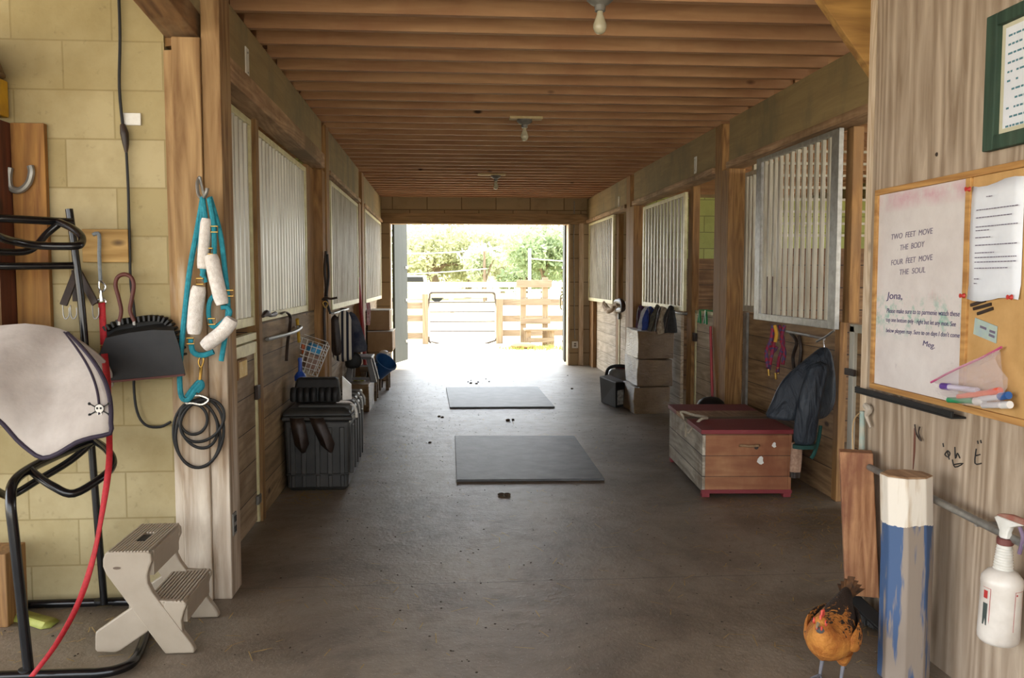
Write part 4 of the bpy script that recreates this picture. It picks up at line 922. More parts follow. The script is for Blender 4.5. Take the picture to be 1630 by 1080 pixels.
M['chestF'] = wood('chest_front', '#8a5a3a', '#ac7c54', 0, plank=(2, .135), dirt='#7a4528', grain=7, pvar=.12, off=.0, gap=.012)
M['chestS'] = wood('chest_side', '#8a8070', '#c9c0ae', 1, plank=(2, .135), dirt='#6e5a44', dirtscale=4, dlo=.45, dhi=.7, pvar=.15)
t = NT('worn_red_paint'); v = t.coord((.5, 3, 1)); M['redp'] = t.out(t.ramp(t.noise(v, 8, 6, .7), .58, hx('#741f24'), 1.0, hx('#8c564c')), .6)
cbox(.02, Wc - .02, .0, .025, .04, Hc - .03).build('front_board', M['chestF'], ch, bevel=.003)
cbox(.0, .02, .0, Lc, .035, Hc - .03).build('side_board', M['chestS'], ch, bevel=.003)
cbox(Wc - .02, Wc, .0, Lc, .035, Hc - .03).build('side_board', M['chestF'], ch)
cbox(.02, Wc - .02, Lc - .02, Lc, .035, Hc - .03).build('back_board', M['chestS'], ch)
for nm, b0, b1, mt in (('red_lid_strip', -.012, .43, 'redp'), ('grey_lid_strip', .435, .54, 'crate'), ('tan_lid_strip', .545, .80, 'ledge'), ('red_lid_strip', .805, Lc + .01, 'redp')):
    cbox(-.012, Wc + .012, b0, b1, Hc - .028, Hc, None).build(nm, M[mt], ch, bevel=.003)
cbox(-.005, Wc + .005, -.008, .0, .025, .05).build('base_trim', M['redp'], ch, bevel=.002)
for a_, b_ in ((.0, .0), (Wc - .05, .0), (.0, Lc - .05), (Wc - .05, Lc - .05)): cbox(a_, a_ + .05, b_ - .006, b_ + .05, 0, .034).build('foot', M['redp'], ch, bevel=.004)
MB().tube([cpt(.24, .0, .335), cpt(.25, -.03, .342), cpt(.30, -.035, .338), cpt(.35, -.03, .342), cpt(.36, .0, .335)], .008, 8).build('rope_handle', M['ledge'], ch, smooth=True)
MB().lathe(cpt(.345, -.002, .325), [(.001, .004), (.014, .004), (.014, 0), (.001, 0)], 10, Matrix.Rotation(math.pi / 2, 3, 'X')).build('latch', M['leather'], ch)
for a_, z_, r_ in ((.375, .24, .02), (.46, .34, .013)):
    MB().prism([cpt(a_ + math.cos(k * .7) * r_ * (.7 + .3 * (k % 3)), -.0015, z_ + math.sin(k * .7) * r_ * 1.4) for k in range(9)], -uy * .001).build('paint_splash', M['white'], ch)
MB().tube([cpt(-.005, .50, .30), cpt(.0, .52, .40), cpt(-.03, .55, Hc + .03), cpt(.05, .50, Hc + .015), cpt(.12, .40, Hc + .012), cpt(.05, .30, Hc + .015), cpt(-.02, .34, .36)], .010, 8, 5).build('rope_loop', plain('grey_rope', '#a39884', .9, 0, '#857a68', 90, .4), ch, smooth=True)
# black tub behind the chest
q = PY(1143, 640, 6.93)
tag(MB().lathe((2.13, 6.78, 0), [(.001, 0), (.125, 0), (.125, .30), (.12, .37), (.10, .42), (.06, .45), (.001, .46)], 22).build('black_tub', M['black'], smooth=True), 'round black domed tub behind far end of wooden chest', 'tub')
# stacked wrapped bales
for z0_, z1_, x0_, dx, lab in ((0, .283, 1.955, 0, 'bottom wrapped bale of right-hand stack'), (.288, .572, 1.99, .03, 'middle wrapped bale of right-hand stack'), (.577, .865, 1.985, .04, 'top wrapped bale of right-hand stack below hanging tack')):
    carton('wrapped_bale', x0_, 2.33 + dx, 8.82, 9.42, z0_, z1_, lab, cat='bale')
# tack hung above the bales
for i, (xa, xb_, y0_, y1_, hc, h2, lab) in enumerate((
        (1020, 1026, 492, 525, '#5a2c4a', '#3a2038', 'purple halter hanging leftmost above right-hand bale stack'), (1030, 1027, 494, 526, '#c4c4c8', '#9a9aa4', 'pale grey cloth hanging beside purple halter above bale stack'),
        (1035, 1033, 494, 524, '#24408a', '#1c2c60', 'bright blue cloth hanging above right-hand bale stack'), (1046, 1043, 493, 526, '#3c3a34', '#5c5644', 'olive black blanket hanging in middle above bale stack'),
        (1054, 1058, 492, 526, '#b8a890', '#70583c', 'tan and white strap bundle hanging above bale stack'), (1068, 1070, 494, 526, '#1c1a1a', '#2c2a28', 'black strap bundle hanging rightmost above bale stack'))):
    Y_ = 9.35 - i * .14; random.seed(40 + i)
    o = thing('hanging_tack', PY(xa, y0_, Y_), lab, 'tack'); tm = plain('tack_cloth_%d' % i, hc, .8, 0, h2, 25)
    MB().tube([PY(xa, 488, Y_ - .05), PY(xa + 1, 494, Y_), PY((xa + xb_) / 2 - 2, 508, Y_ - .02), PY(xb_ - 3, 530, Y_ - .02)], [.02, .045, .06, .065], 12, 4, flat=.6).build('cloth', tm, o, smooth=True, wob=.02)
    for k in range(3):
        a_ = xa + random.uniform(-4, 4); MB().tube([PY(a_, 490, Y_ - .07), PY(a_ + random.uniform(-5, 3), 505, Y_ - .08), PY(a_ + random.uniform(-9, 4), 528, Y_ - .07)], .011, 8, 4, flat=.5).build('strap', M['leather'] if k else tm, o, smooth=True)
tag(MB().tube([V((2.44, 8.45, 1.06)), V((2.36, 8.45, 1.06)), V((2.36, 9.6, 1.06)), V((2.44, 9.6, 1.06))], .012, 8, 1).build('tack_bar', M['grey_steel'], smooth=True), 'steel bar under middle right grille carrying hanging tack', 'bar')
# black box and tote
o = thing('black_box', FL(975, 648), 'black box with white label standing beside lowest wrapped bale', 'box')
p0, p1 = FL(957, 641), FL(980, 650); Hb = .30
dx_ = (p1 - p0); dn = V((dx_.y, -dx_.x, 0)).normalized() * -.22
MB().loft([[p0, p1, p1 + V((.13, .12, 0)), p0 + V((.13, .20, 0))], [p0 + V((-.02, 0, Hb)), p1 + V((0, 0, Hb - .02)), p1 + V((.14, .12, Hb - .03)), p0 + V((.13, .2, Hb))]]).build('case', M['black'], o, bevel=.01, wob=.006)
a_ = p1 + V((.02, .012, .03)); 
MB().prism([a_, a_ + V((.075, .07, 0)), a_ + V((.08, .07, .16)), a_ + V((0, 0, .16))], (.003, -.004, 0)).build('label', plain('worn_label', '#b8b2a6', .6, 0, '#4a4640', 30), o)
o = thing('carry_tote', FL(985, 630), 'grey tote with black arched handle behind black box on right', 'tote')
c_ = PY(984, 600, 10.2)
MB().lathe((c_.x, c_.y, 0), [(.001, 0), (.11, 0), (.13, .24), (.12, .30), (.09, .33), (.001, .335)], 18).build('tub', plain('grey_tote', '#8c8a84', .4, 0, '#6e6c68', 6), o, smooth=True)
MB().tube([(c_.x - .15, c_.y - .02, .16), (c_.x - .14, c_.y - .05, .32), (c_.x - .06, c_.y - .10, .375), (c_.x + .08, c_.y - .10, .37)], .020, 10, 5).build('handle', M['black'], o, smooth=True)
tag(MB().lathe((c_.x + .03, c_.y + .02, .337), [(.001, 0), (.07, 0), (.06, .035), (.001, .04)], 12).build('red_cloth', plain('maroon_cloth', '#6a2c28', .8), smooth=True, wob=.02), 'small maroon cloth lying on grey tote', 'cloth')
tag(MB().lathe((1.96, 9.72, 0), [(.001, 0), (.07, 0), (.075, .12), (.06, .17), (.001, .18)], 14).build('purple_bottle', plain('purple_plastic', '#5a4a86', .4), smooth=True), 'purple topped jar between black box and wrapped bales', 'jar')
# gloves and brush under far right grille
tag(MB().tube([PX(x, y, 2.30) for x, y in ((961, 482), (966, 492), (972, 495), (978, 486), (984, 484))], [.03, .05, .04, .03, .03], 8, 4).build('work_glove', plain('tan_glove', '#8a6a4a', .9, 0, '#c8b8a0', 20), smooth=True, wob=.02), 'tan work glove bundle on ledge under farthest right grille', 'glove')
tag(MB().tube([PX(x, y, 2.30) for x, y in ((981, 480), (990, 481), (992, 492), (984, 494))], .035, 8, 4).build('black_strap', M['leather'], smooth=True, wob=.015), 'black strap bundle on ledge right of tan glove', 'strap')
# green clips over the door
for k, x in enumerate((1116, 1126)):
    o = thing('green_clip', PX(x, 500, 2.43), ('left' if k == 0 else 'right') + ' one of two green plastic clips over pale stall door', 'clip')
    m = MB(); Yc = PX(x, 500, 2.42).y
    m.bar((2.415, Yc + .02, 1.10), (2.405, Yc + .045, .99), .018, .010).bar((2.415, Yc + .02, 1.10), (2.405, Yc - .03, .985), .018, .010).box(2.405, 2.49, Yc + .005, Yc + .035, 1.104, 1.115)
    m.build('clip', M['green_pl'] if 'green_pl' in M else M.setdefault('green_pl', plain('green_plastic', '#1c7a40', .4)), o)
tag(MB().tube([PY(1131, 520, 7.32), V((2.27, 7.14, .0))], .012, 8).build('red_stick', plain('red_stick_paint', '#a02830', .5), smooth=True), 'thin red stick leaning beside post by pale stall door', 'stick')
# red rope halters
o = thing('lead_rope', PX(1233, 530, 2.40), 'red and purple braided lead ropes hanging under large grille', 'rope')
t = NT('braided_rope'); v = t.coord((1, 1, 1)); vo = t.n('TexVoronoi'); t.l(v, vo.inputs['Vector']); vo.inputs['Scale'].default_value = 55
M['braid'] = t.out(t.ramp(vo.outputs['Color'], .35, hx('#8a1c34'), .7, hx('#4a3a5c')), .8)
for l in (((1228, 518), (1224, 540), (1220, 560), (1219, 585)), ((1232, 518), (1231, 545), (1224, 570), (1222, 588)), ((1240, 518), (1246, 545), (1240, 572), (1234, 592)), ((1247, 518), (1242, 540), (1247, 560), (1243, 580)), ((1222, 548), (1230, 560), (1236, 552))):
    MB().tube([PY(x, y, 5.75) + V((0, -.01 * (x % 5), 0)) for x, y in l], .013, 8, 5).build('strand', M['braid'], o, smooth=True)
MB().tube([PY(x, y, 5.70) for x, y in ((1233, 518), (1236, 532), (1234, 545))], .012, 8).build('yellow_strand', plain('yellow_rope', '#c0902c', .8), o, smooth=True)
for x, y in ((1223, 588), (1234, 594), (1238, 585)): MB().tube([PY(x, y, 5.72), PY(x + 1, y + 10, 5.72)], .010, 8).build('snap', M['brass'], o, smooth=True)
tag(MB().tube([PX(x, y, 2.44) for x, y in ((1258, 530), (1268, 545), (1262, 570), (1268, 600), (1275, 560), (1272, 535))], .012, 8, 5).build('bridle_shadow', M['leather'], smooth=True), 'dark shadows shaped as a leather bridle between red ropes and jacket', 'bridle')  # dark shadows beside the jacket built as a leather bridle loop
o = thing('blanket_bar', (2.4, 5.4, 1.02), 'thin grey steel swing bar below large sliding grille', 'bar')
MB().tube([PX(x, y, 2.38) for x, y in ((1252, 528), (1285, 534), (1312, 540))], .009, 8).tube([PX(x, y, 2.36) for x, y in ((1300, 544), (1315, 536), (1328, 526))], .007, 8).build('bar', M['grey_steel'], o, smooth=True)
MB().tube([PX(1311, 541, 2.37), PX(1312, 556, 2.37), PX(1309, 560, 2.37)], .006, 8).build('hook', M['chrome'], o, smooth=True)
# jacket
jk = thing('jacket', PY(1300, 600, 5.15), 'dark blue worn jacket hanging beside wooden chest', 'jacket')
Mj = NT('jacket_cloth'); v = Mj.coord((1, 1, .5)); n_ = Mj.noise(v, 7, 6, .65, .8)
Mj.bump(Mj.noise(Mj.coord((1, 1, .35)), 11, 4, .6, 1.2), .9, .03); M['jacket'] = Mj.out(Mj.ramp(n_, .42, hx('#18202a'), .78, hx('#3a424a')), .62)
def ring(y, xl, xr, Yc, ry, k, n=36, amp=.1):
    a0 = PY(xl, y, Yc); b0 = PY(xr, y, Yc); c_ = (a0 + b0) / 2; rx = (b0.x - a0.x) / 2; out = []
    for j in range(n):
        a = 2 * math.pi * j / n; f_ = 1 + amp * math.sin(a * 6 + k * .25) + amp * .5 * math.sin(a * 11 - k * .5)
        out.append(c_ + V((math.cos(a) * rx * (1 + .25 * (f_ - 1)), math.sin(a) * ry * f_, 0)))
    return out
R = [ring(553, 1307, 1316, 5.12, .02, 0, amp=0), ring(557, 1302, 1320, 5.12, .04, 1, amp=.03), ring(566, 1291, 1324, 5.12, .06, 2), ring(582, 1270, 1327, 5.12, .08, 3), ring(602, 1247, 1329, 5.14, .095, 4), ring(622, 1236, 1329, 5.15, .10, 5), ring(640, 1229, 1328, 5.15, .105, 6), ring(655, 1222, 1322, 5.14, .10, 7), ring(664, 1218, 1314, 5.13, .09, 8), ring(669, 1232, 1306, 5.13, .07, 9)]
MB().loft(R).build('body', M['jacket'], jk, smooth=True, sub=1)
R = [ring(575, 1292, 1320, 5.02, .04, 0, amp=.05), ring(600, 1281, 1318, 5.01, .055, 1, amp=.08), ring(630, 1272, 1308, 5.0, .055, 2, amp=.1), ring(660, 1266, 1304, 5.0, .05, 3, amp=.1), ring(690, 1263, 1300, 5.01, .05, 4, amp=.08), ring(711, 1263, 1297, 5.01, .045, 5, amp=.06)]
MB().loft(R).build('sleeve', M['jacket'], jk, smooth=True, sub=1)
MB().loft([ring(708, 1262, 1298, 5.01, .047, 5, amp=.06), ring(714, 1262, 1298, 5.01, .047, 5, amp=.06)]).build('cuff', plain('dark_green_lining', '#123a34', .8), jk, smooth=True)
MB().tube([PY(x, y, 5.05) for x, y in ((1306, 678), (1303, 700), (1296, 722), (1291, 730))], .012, 8).build('drawstring', plain('teal_lining', '#14463e', .8), jk, smooth=True)
o = thing('plaid_scarf', PY(1266, 735, 5.3), 'tan plaid cloth hanging below jacket sleeve behind chest', 'cloth')
MB().loft([ring(705, 1260, 1277, 5.25, .03, 0, amp=.1), ring(735, 1258, 1276, 5.25, .03, 1, amp=.1), ring(751, 1257, 1274, 5.25, .03, 2, amp=.1)]).build('cloth', plain('tan_plaid', '#b09078', .9, 0, '#8a6a58', 60), o, smooth=True)
MB().loft([ring(751.5, 1257, 1274, 5.25, .03, 2, amp=.1), ring(760, 1257, 1273, 5.25, .03, 2, amp=.1)]).build('dark_end', M['leather'], o, smooth=True)

# ================================================================== RIGHT FOREGROUND
def WP(x, y, off=0): return PX(x, y, XP - off)
def wbox(m, y0, y1, z0, z1, d0, d1): return m.box(XP - d1, XP - d0, min(y0, y1), max(y0, y1), z0, z1)
nb = thing('notice_board', (XP, 2.9, .95), 'half whiteboard half cork notice board in wooden frame on plywood wall', 'notice board')
zt, zb, yl, ym_, yr = 1.762, .952, 3.44, 2.805, 2.24
wf = M['wf'] = wood('frame_pine', '#9a6c38', '#c69858', 1, knots=False)
for nm, a_ in (('frame_top', (yr, yl, zt - .022, zt)), ('frame_bottom', (yr, yl, zb, zb + .022)), ('frame_left', (yl - .022, yl, zb + .0225, zt - .0225)), ('frame_middle', (ym_ - .014, ym_ + .014, zb + .0225, zt - .0225))):
    wbox(MB(), *a_, .001, .022).build(nm, wf, nb, bevel=.002)
t = NT('stained_whiteboard'); v = t.coord((1, 1, 1)); n1 = t.noise(v, 5, 6, .7); n2 = t.noise(t.coord((1, 1, 1), loc=(3, 1, 0)), 7, 5, .7); n3 = t.noise(t.coord((1, 1, 1), loc=(7, 5, 0)), 16, 6, .75)
col = t.ramp(n1, .3, hx('#c9c0bb'), .7, hx('#dcd5d0'))
g = t.n('NewGeometry'); s_ = t.n('SeparateXYZ'); t.l(g.outputs['Position'], s_.inputs[0])
pz = t.ramp(t.math('ADD', s_.outputs['Z'], t.math('MULTIPLY', n2, .12)), .0, K1, 1, W1)
def band(z0, w): return t.math('MAXIMUM', 0, t.math('SUBTRACT', 1, t.math('ABSOLUTE', t.math('DIVIDE', t.math('SUBTRACT', s_.outputs['Z'], z0), w))))
col = t.mix(t.math('MULTIPLY', band(1.71, .05), t.ramp(n2, .35, K1, .65, (.8, .8, .8, 1))), col, hx('#c47a90'))
col = t.mix(t.math('MULTIPLY', band(1.26, .10), t.ramp(n3, .50, K1, .62, (.8, .8, .8, 1))), col, hx('#5aa890'))
col = t.mix(t.math('MULTIPLY', band(1.30, .10), t.ramp(n2, .58, K1, .70, (.5, .5, .5, 1))), col, hx('#c08a8a'))
col = t.mix(t.ramp(n3, .64, K1, .74, (.6, .6, .6, 1)), col, hx('#8a8088'))
M['wb'] = t.out(col, .35)
_w = MB(); wbox(_w, ym_ + .0145, yl - .0225, zb + .0225, zt - .0225, .004, .012); wbo = _w.build('whiteboard', M['wb'], nb)
M['cork'] = plain('cork', '#c39a62', .9, 0, '#b08850', 9, .3)
wbox(MB(), yr, ym_ - .0145, zb + .0225, zt - .0225, .004, .012).build('cork_panel', M['cork'], nb)
ink = M['ink'] = plain('purple_ink', '#34265c', .6); ink2 = M['ink2'] = plain('faded_ink', '#685e72', .6)
def wtext(s, p, q, size, mt, sh=.15, off=0):
    a_, b_ = WP(*p, .0125), WP(*q, .0125); o = text(s, 'handwriting', a_, size, mt, wbo, 'W', sh, abs(b_.y - a_.y), off=off)
    ang = math.atan2(b_.z - a_.z, abs(b_.y - a_.y))
    o.rotation_mode = 'XYZ'; o.matrix_local = Matrix.Translation(o.location) @ Matrix(((0, 0, -1), (-1, 0, 0), (0, 1, 0))).to_4x4() @ Matrix.Rotation(ang, 4, 'Z') @ Matrix.Diagonal((o.scale.x, 1, 1, 1))
wtext('TWO  FEET  MOVE', (1418, 382), (1484, 372), .030, ink2)
wtext('THE  BODY', (1432, 399), (1471, 393), .030, ink2)
wtext('FOUR  FEET  MOVE', (1418, 423), (1484, 414), .030, ink2)
wtext('THE  SOUL', (1431, 438), (1472, 434), .030, ink2)
wtext('Jona,', (1412, 476), (1437, 477), .040, ink)
wtext('Please make sure to to parmenie watch these', (1411, 498), (1527, 504), .026, ink)
wtext('top one bottom only - right but let any mon. See', (1410, 512), (1521, 520), .024, ink)
wtext('below playpen may. Sure to on days I don\'t come', (1410, 529), (1527, 538), .024, ink)
wtext('Meg.', (1468, 550), (1487, 555), .028, ink)
tr_ = thing('marker_tray', WP(1460, 640), 'black pen tray along bottom of the whiteboard half', 'tray')
wbox(MB(), 2.80, 3.50, .925, .932, .0, .055).build('tray', M['black'], tr_, bevel=.002)
wbox(MB(), 2.80, 3.50, .9325, .951, .045, .055).build('tray_lip', M['black'], tr_, bevel=.002)
tag(MB().tube([(XP - .03, 3.25, .940), (XP - .03, 3.10, .940)], .008, 10).build('black_marker', M['black'], smooth=True), 'black marker lying in pen tray below the whiteboard', 'marker')
# letter on the cork
lt = thing('letter', WP(1585, 390), 'white typed sheet pinned on cork half of notice board', 'paper')
pa = WP(1553, 298); rows = []
for i in range(9):
    z = 1.71 - i * (.375 / 8); r_ = []
    for j in range(7):
        y = pa.y - j * .27 / 6 + .012 * math.sin(i * .45) * (1 - j / 6); r_.append(V((XP - .0145 - .010 * math.sin(j * 1.1) ** 2 * (.4 + .6 * math.sin(i * .5) ** 2) - (.006 if i == 8 else 0), y, z - .008 * math.sin(j))))
    rows.append(r_)
M['paper'] = plain('white_paper', '#dfe2e6', .7, 0, '#d2d5da', 8, 0)
sh_ = MB().grid(rows).build('sheet', M['paper'], lt, smooth=True, solid=.0008, recalc=False)
m = MB(); random.seed(3)
for k, (z, a_, b_) in enumerate(((1.665, .10, .13), (1.625, .05, .26), (1.600, .05, .23), (1.570, .05, .26), (1.558, .05, .12), (1.535, .05, .13), (1.510, .05, .26), (1.485, .05, .15), (1.47, .05, .26), (1.455, .05, .26), (1.435, .05, .22), (1.40, .05, .075), (1.385, .05, .065))):
    x = a_
    while x < b_:
        w_ = random.uniform(.006, .016); m.box(XP - .0265, XP - .0260, pa.y - min(x + w_, b_), pa.y - x, z, z + .0028); x += w_ + .003
tag(m.build('typed_lines', M['ink2'], sh_), kind='stuff')
for y_, z_, lab in ((pa.y - .008, 1.70, 'red pushpin at top left corner of typed sheet'), (pa.y + .002, 1.345, 'red pushpin at bottom left corner of typed sheet'), (pa.y - .245, 1.345, 'red pushpin at bottom right of typed sheet')):
    tag(MB().lathe((XP - .0265, y_, z_), [(.001, 0), (.009, 0), (.006, .004), (.005, .010), (.008, .013), (.001, .014)], 10, Matrix.Rotation(-math.pi / 2, 3, 'Y')).build('pushpin', plain('red_pin_' + lab[15:18], '#b8342c', .4), smooth=True), lab, 'pushpin')
# brown clip, card
m = MB()
for (x0, y0_), (x1, y1_) in (((1546, 486), (1568, 478)), ((1550, 492), (1577, 484)), ((1556, 500), (1580, 491))): m.bar(WP(x0, y0_, .016), WP(x1, y1_, .016), .010, .006, (1, 0, 0))
tag(m.build('brown_clip', M['leather'], wob=.002), 'dark brown clip stuck on cork under the typed sheet', 'clip')
cd_ = thing('ticket_card', WP(1570, 525), 'pale green ticket card pinned on cork above marker bag', 'card')
MB().prism([WP(x, y, .014) for x, y in ((1553, 506), (1588, 520), (1586, 547), (1550, 532))], (-.002, 0, 0)).build('card', plain('pale_green_card', '#a9b8a8', .6, 0, '#98aab0', 40, 0), cd_)
m = MB()
for (x0, y0_), (x1, y1_) in (((1575, 527), (1584, 530)), ((1574, 533), (1583, 537)), ((1560, 520), (1570, 524))): m.bar(WP(x0, y0_, .0165), WP(x1, y1_, .0165), .008, .0006, (1, 0, 0))
m.build('print', M['ink2'], cd_)
# marker bag
t = NT('clear_film'); t.b.inputs['Transmission Weight'].default_value = .0; t.b.inputs['Alpha'].default_value = .28; t.b.inputs['Roughness'].default_value = .12; t.b.inputs['Base Color'].default_value = hx('#e8dcdc')
t.bump(t.noise(t.coord(), 22, 3), .8, .01); M['film'] = t.m
mbg = thing('marker_bag', WP(1550, 600), 'clear zip bag with pink zipper holding markers, pinned to board', 'bag')
L_ = [(1592, 556), (1560, 572), (1520, 590), (1483, 608)]; B_ = [(1600, 650), (1568, 648), (1535, 645), (1503, 636)]
rows = [[(WP(*L_[i], .03).lerp(WP(*B_[i], .07), k / 6) + V((-.02 * math.sin(k * 1.4 + i), 0, 0))) for i in range(4)] for k in range(7)]
rows = [spline(r, 4) for r in rows]
MB().grid(rows).build('film_front', M['film'], mbg, smooth=True, recalc=False)
rows = [[(WP(*L_[i], .03).lerp(WP(*B_[i], .025), k / 6)) for i in range(4)] for k in range(7)]
MB().grid(rows).build('film_back', M['film'], mbg, smooth=True, recalc=False)
MB().tube([WP(x, y, .032) for x, y in ((1594, 553), (1560, 571), (1520, 589), (1482, 609))], .004, 6).build('zipper', plain('pink_zipper', '#b84a78', .5), mbg, smooth=True)
for nm, c_, a_, b_, cap, lab in (('marker', '#2a8a5a', (1510, 637), (1556, 639), '#dcdcd8', 'green marker with white cap in clear zip bag'), ('marker', '#d8653a', (1526, 632), (1582, 624), '#d8502a', 'orange marker in clear zip bag'), ('marker', '#c8c0d0', (1508, 616), (1556, 622), '#5a3a8a', 'white marker with purple cap in clear zip bag'), ('marker', '#c8c8cc', (1560, 636), (1596, 631), '#2a5a9a', 'pale marker with blue cap in clear zip bag'), ('marker', '#b8b8ba', (1565, 646), (1598, 645), '#e0e0de', 'white capped marker lowest in clear zip bag')):
    p_, q_ = WP(*a_, .045), WP(*b_, .045); o = thing(nm, p_, lab, 'marker')
    MB().tube([p_, q_], .0095, 12).build('barrel', plain('barrel' + c_[1:], c_, .4), o, smooth=True)
    e = q_ if cap != '#5a3a8a' else p_; d_ = (q_ - p_).normalized() * (.03 if cap != '#5a3a8a' else -.03)
    MB().tube([e - d_ * .4, e + d_], .012, 12).build('cap', plain('cap' + cap[1:] + c_[1:3], cap, .4), o, smooth=True)
# green framed notice
gf = thing('framed_notice', WP(1600, 130), 'typed notice in dark green wooden frame at top right', 'framed notice')
za, zb_, ya, yb2 = 1.812, 2.24, 2.725, 2.2
gm = M['gm'] = wood('green_frame', '#22382a', '#3a5240', 2, knots=False, dirt='#4e503e', dlo=.5, dhi=.8)
for nm, a_ in (('frame_side', (ya - .055, ya, za, zb_)), ('frame_top', (yb2, ya - .056, zb_ - .04, zb_)), ('frame_bottom', (yb2, ya - .056, za, za + .045))): wbox(MB(), *a_, .001, .03).build(nm, gm, gf, bevel=.004)
wbox(MB(), yb2, ya - .056, za + .046, zb_ - .041, .002, .010).build('backing', plain('cream_paper', '#c9c4a8', .7, 0, '#bdb79a', 8, 0), gf)
wbox(MB(), yb2, ya - .075, za + .062, zb_ - .055, .0105, .0115).build('sheet', M['paper'], gf)
m = MB()
for k in range(11):
    z = zb_ - .085 - k * .028; x = ya - .09
    while x > yb2:
        w_ = random.uniform(.008, .022)
        if random.random() < .85: m.box(XP - .0122, XP - .0117, x - w_, x, z, z + .006)
        x -= w_ + .005
tag(m.build('printed_lines', plain('teal_print', '#4a7a86', .6), gf), kind='stuff')
# pencil marks on plywood, nail with rust streak
m = MB(); rr_ = .0022
def stroke(l): m.tube([WP(x, y, .002) for x, y in l], rr_, 5, 3)
stroke([(1508, 718), (1504, 724), (1509, 728), (1512, 722), (1508, 718), (1511, 732)]); stroke([(1516, 732), (1520, 744), (1533, 738), (1518, 740)]); stroke([(1520, 712), (1521, 730), (1524, 722), (1528, 730)]); stroke([(1501, 706), (1502, 712)]); stroke([(1554, 715), (1552, 738), (1562, 738)]); stroke([(1553, 726), (1560, 724)]); stroke([(1556, 702), (1557, 707)]); stroke([(1561, 701), (1562, 706)])
tag(m.build('pencil_marks', M['dark'], smooth=True), 'dark hand-drawn letters and lines on lower plywood wall', 'writing')
tag(MB().tube([WP(x, y, .012) for x, y in ((1456, 676), (1459, 692), (1466, 702), (1462, 690), (1464, 680))], .003, 6, 4).build('bent_nail', M['leather'], smooth=True), 'bent nail in plywood with rust streak under it', 'nail')
tag(MB().prism([WP(x, y, .001) for x, y in ((1455, 682), (1458, 682), (1457, 720), (1454, 748), (1453, 748))], (-.001, 0, 0)).build('rust_streak', plain('rust_brown', '#6a4030', .8)), 'thin rust streak running down plywood wall', 'stain')
tag(MB().lathe(WP(1491, 246, .002), [(.001, 0), (.008, 0), (.006, .003), (.001, .004)], 10, Matrix.Rotation(-math.pi / 2, 3, 'Y')).build('nail_head', M['leather'], smooth=True), 'dark nail head in plywood above the notice board', 'nail')
# wall rail
rl = thing('wall_rail', WP(1500, 790), 'grey steel pipe rail along plywood wall holding spray bottle', 'rail')
MB().tube([WP(1384, 744, .07) + V((0, .0, 0)), V((XP - .07, 2.1, .612))], .013, 12, 1).build('pipe', M['grey_steel'], rl, smooth=True)
for yy in (3.46, 2.62): MB().tube([(XP - .001, yy, .612), (XP - .07, yy, .614)], .009, 8).build('bracket', M['grey_steel'], rl, smooth=True)
# hanging block of timber
bk_ = thing('timber_block', PY(1362, 716, 3.40), 'short rough timber hanging by twine at end of plywood wall', 'timber')
tc_, bc_ = PY(1362, 718, 3.40), PY(1372, 946, 3.36)
ax_ = (tc_ - bc_); wdir = V((.93, -.36, 0)).normalized() * .064; tdir = V((.36, .93, 0)) * .035
MB().obb((tc_ + bc_) / 2, ax_ / 2, wdir, tdir).build('block', wood('rough_pine', '#8a5a38', '#c08f64', 2, dirt='#7a4a34', dirtscale=5, dlo=.45, dhi=.7, world=False, grain=14), bk_, bevel=.004, wob=.003)
M['twine'] = plain('twine', '#b89a70', .9)
MB().tube([PY(x, y, z) for x, y, z in ((1358, 716, 3.4), (1357, 690, 3.42), (1360, 668, 3.46), (1368, 658, 3.49), (1375, 655, 3.499))], .003, 6, 4).build('twine', M['twine'], bk_, smooth=True)
tag(MB().tube([WP(x, y, .02) for x, y in ((1378, 645), (1384, 652), (1380, 662), (1386, 680))], [.012, .016, .010, .005], 8, 4).build('rag_knot', plain('pale_rag', '#b0a494', .9), smooth=True, wob=.006), 'pale knotted rag nailed at plywood edge above timber block', 'rag')
# blue and white post
t = NT('blue_white_paint'); v = t.coord((1, 1, .22)); g = t.n('TexCoord'); s_ = t.n('SeparateXYZ'); t.l(g.outputs['Object'], s_.inputs[0])
n_ = t.noise(v, 7, 5, .6); n2 = t.noise(t.coord((1, 1, .12), loc=(4, 4, 0)), 11, 5, .6)
blue = t.mix(t.ramp(n2, .50, K1, .54, W1), hx('#3c5478'), hx('#8c7e70'))
wf_ = t.math('GREATER_THAN', t.math('ADD', s_.outputs['Z'], t.math('MULTIPLY', n_, .10)), .60)
wht = t.mix(t.ramp(n2, .52, K1, .62, W1), hx('#d8cfc0'), hx('#b09878'))
t.bump(n2, .4, .01); M['bluewhite'] = t.out(t.mix(wf_, blue, wht), .6)
cx_, cy_ = PY(1443, 900, 2.86).x, 2.86
R = [[V((cx_ + .088 * math.cos(a + .39), cy_ + .075 * math.sin(a + .39), z)) for a in [k * math.pi / 4 for k in range(8)]] for z in (0, .2, .45, .722)]
for q_ in R[3]: q_.x -= .012
bp = thing('painted_post', (cx_, cy_, 0), 'chipped blue and white painted jump post against plywood wall', 'post')
MB().loft(R).build('post_timber', M['bluewhite'], bp, bevel=.004)
MB().loft([[q_ + V((0, 0, .0005)) for q_ in R[3]], [V((cx_ - .012, cy_, .7265)) + (q_ - V((cx_ - .012, cy_, .722))) * .92 for q_ in R[3]]]).build('sawn_top', M['ledge'], bp)
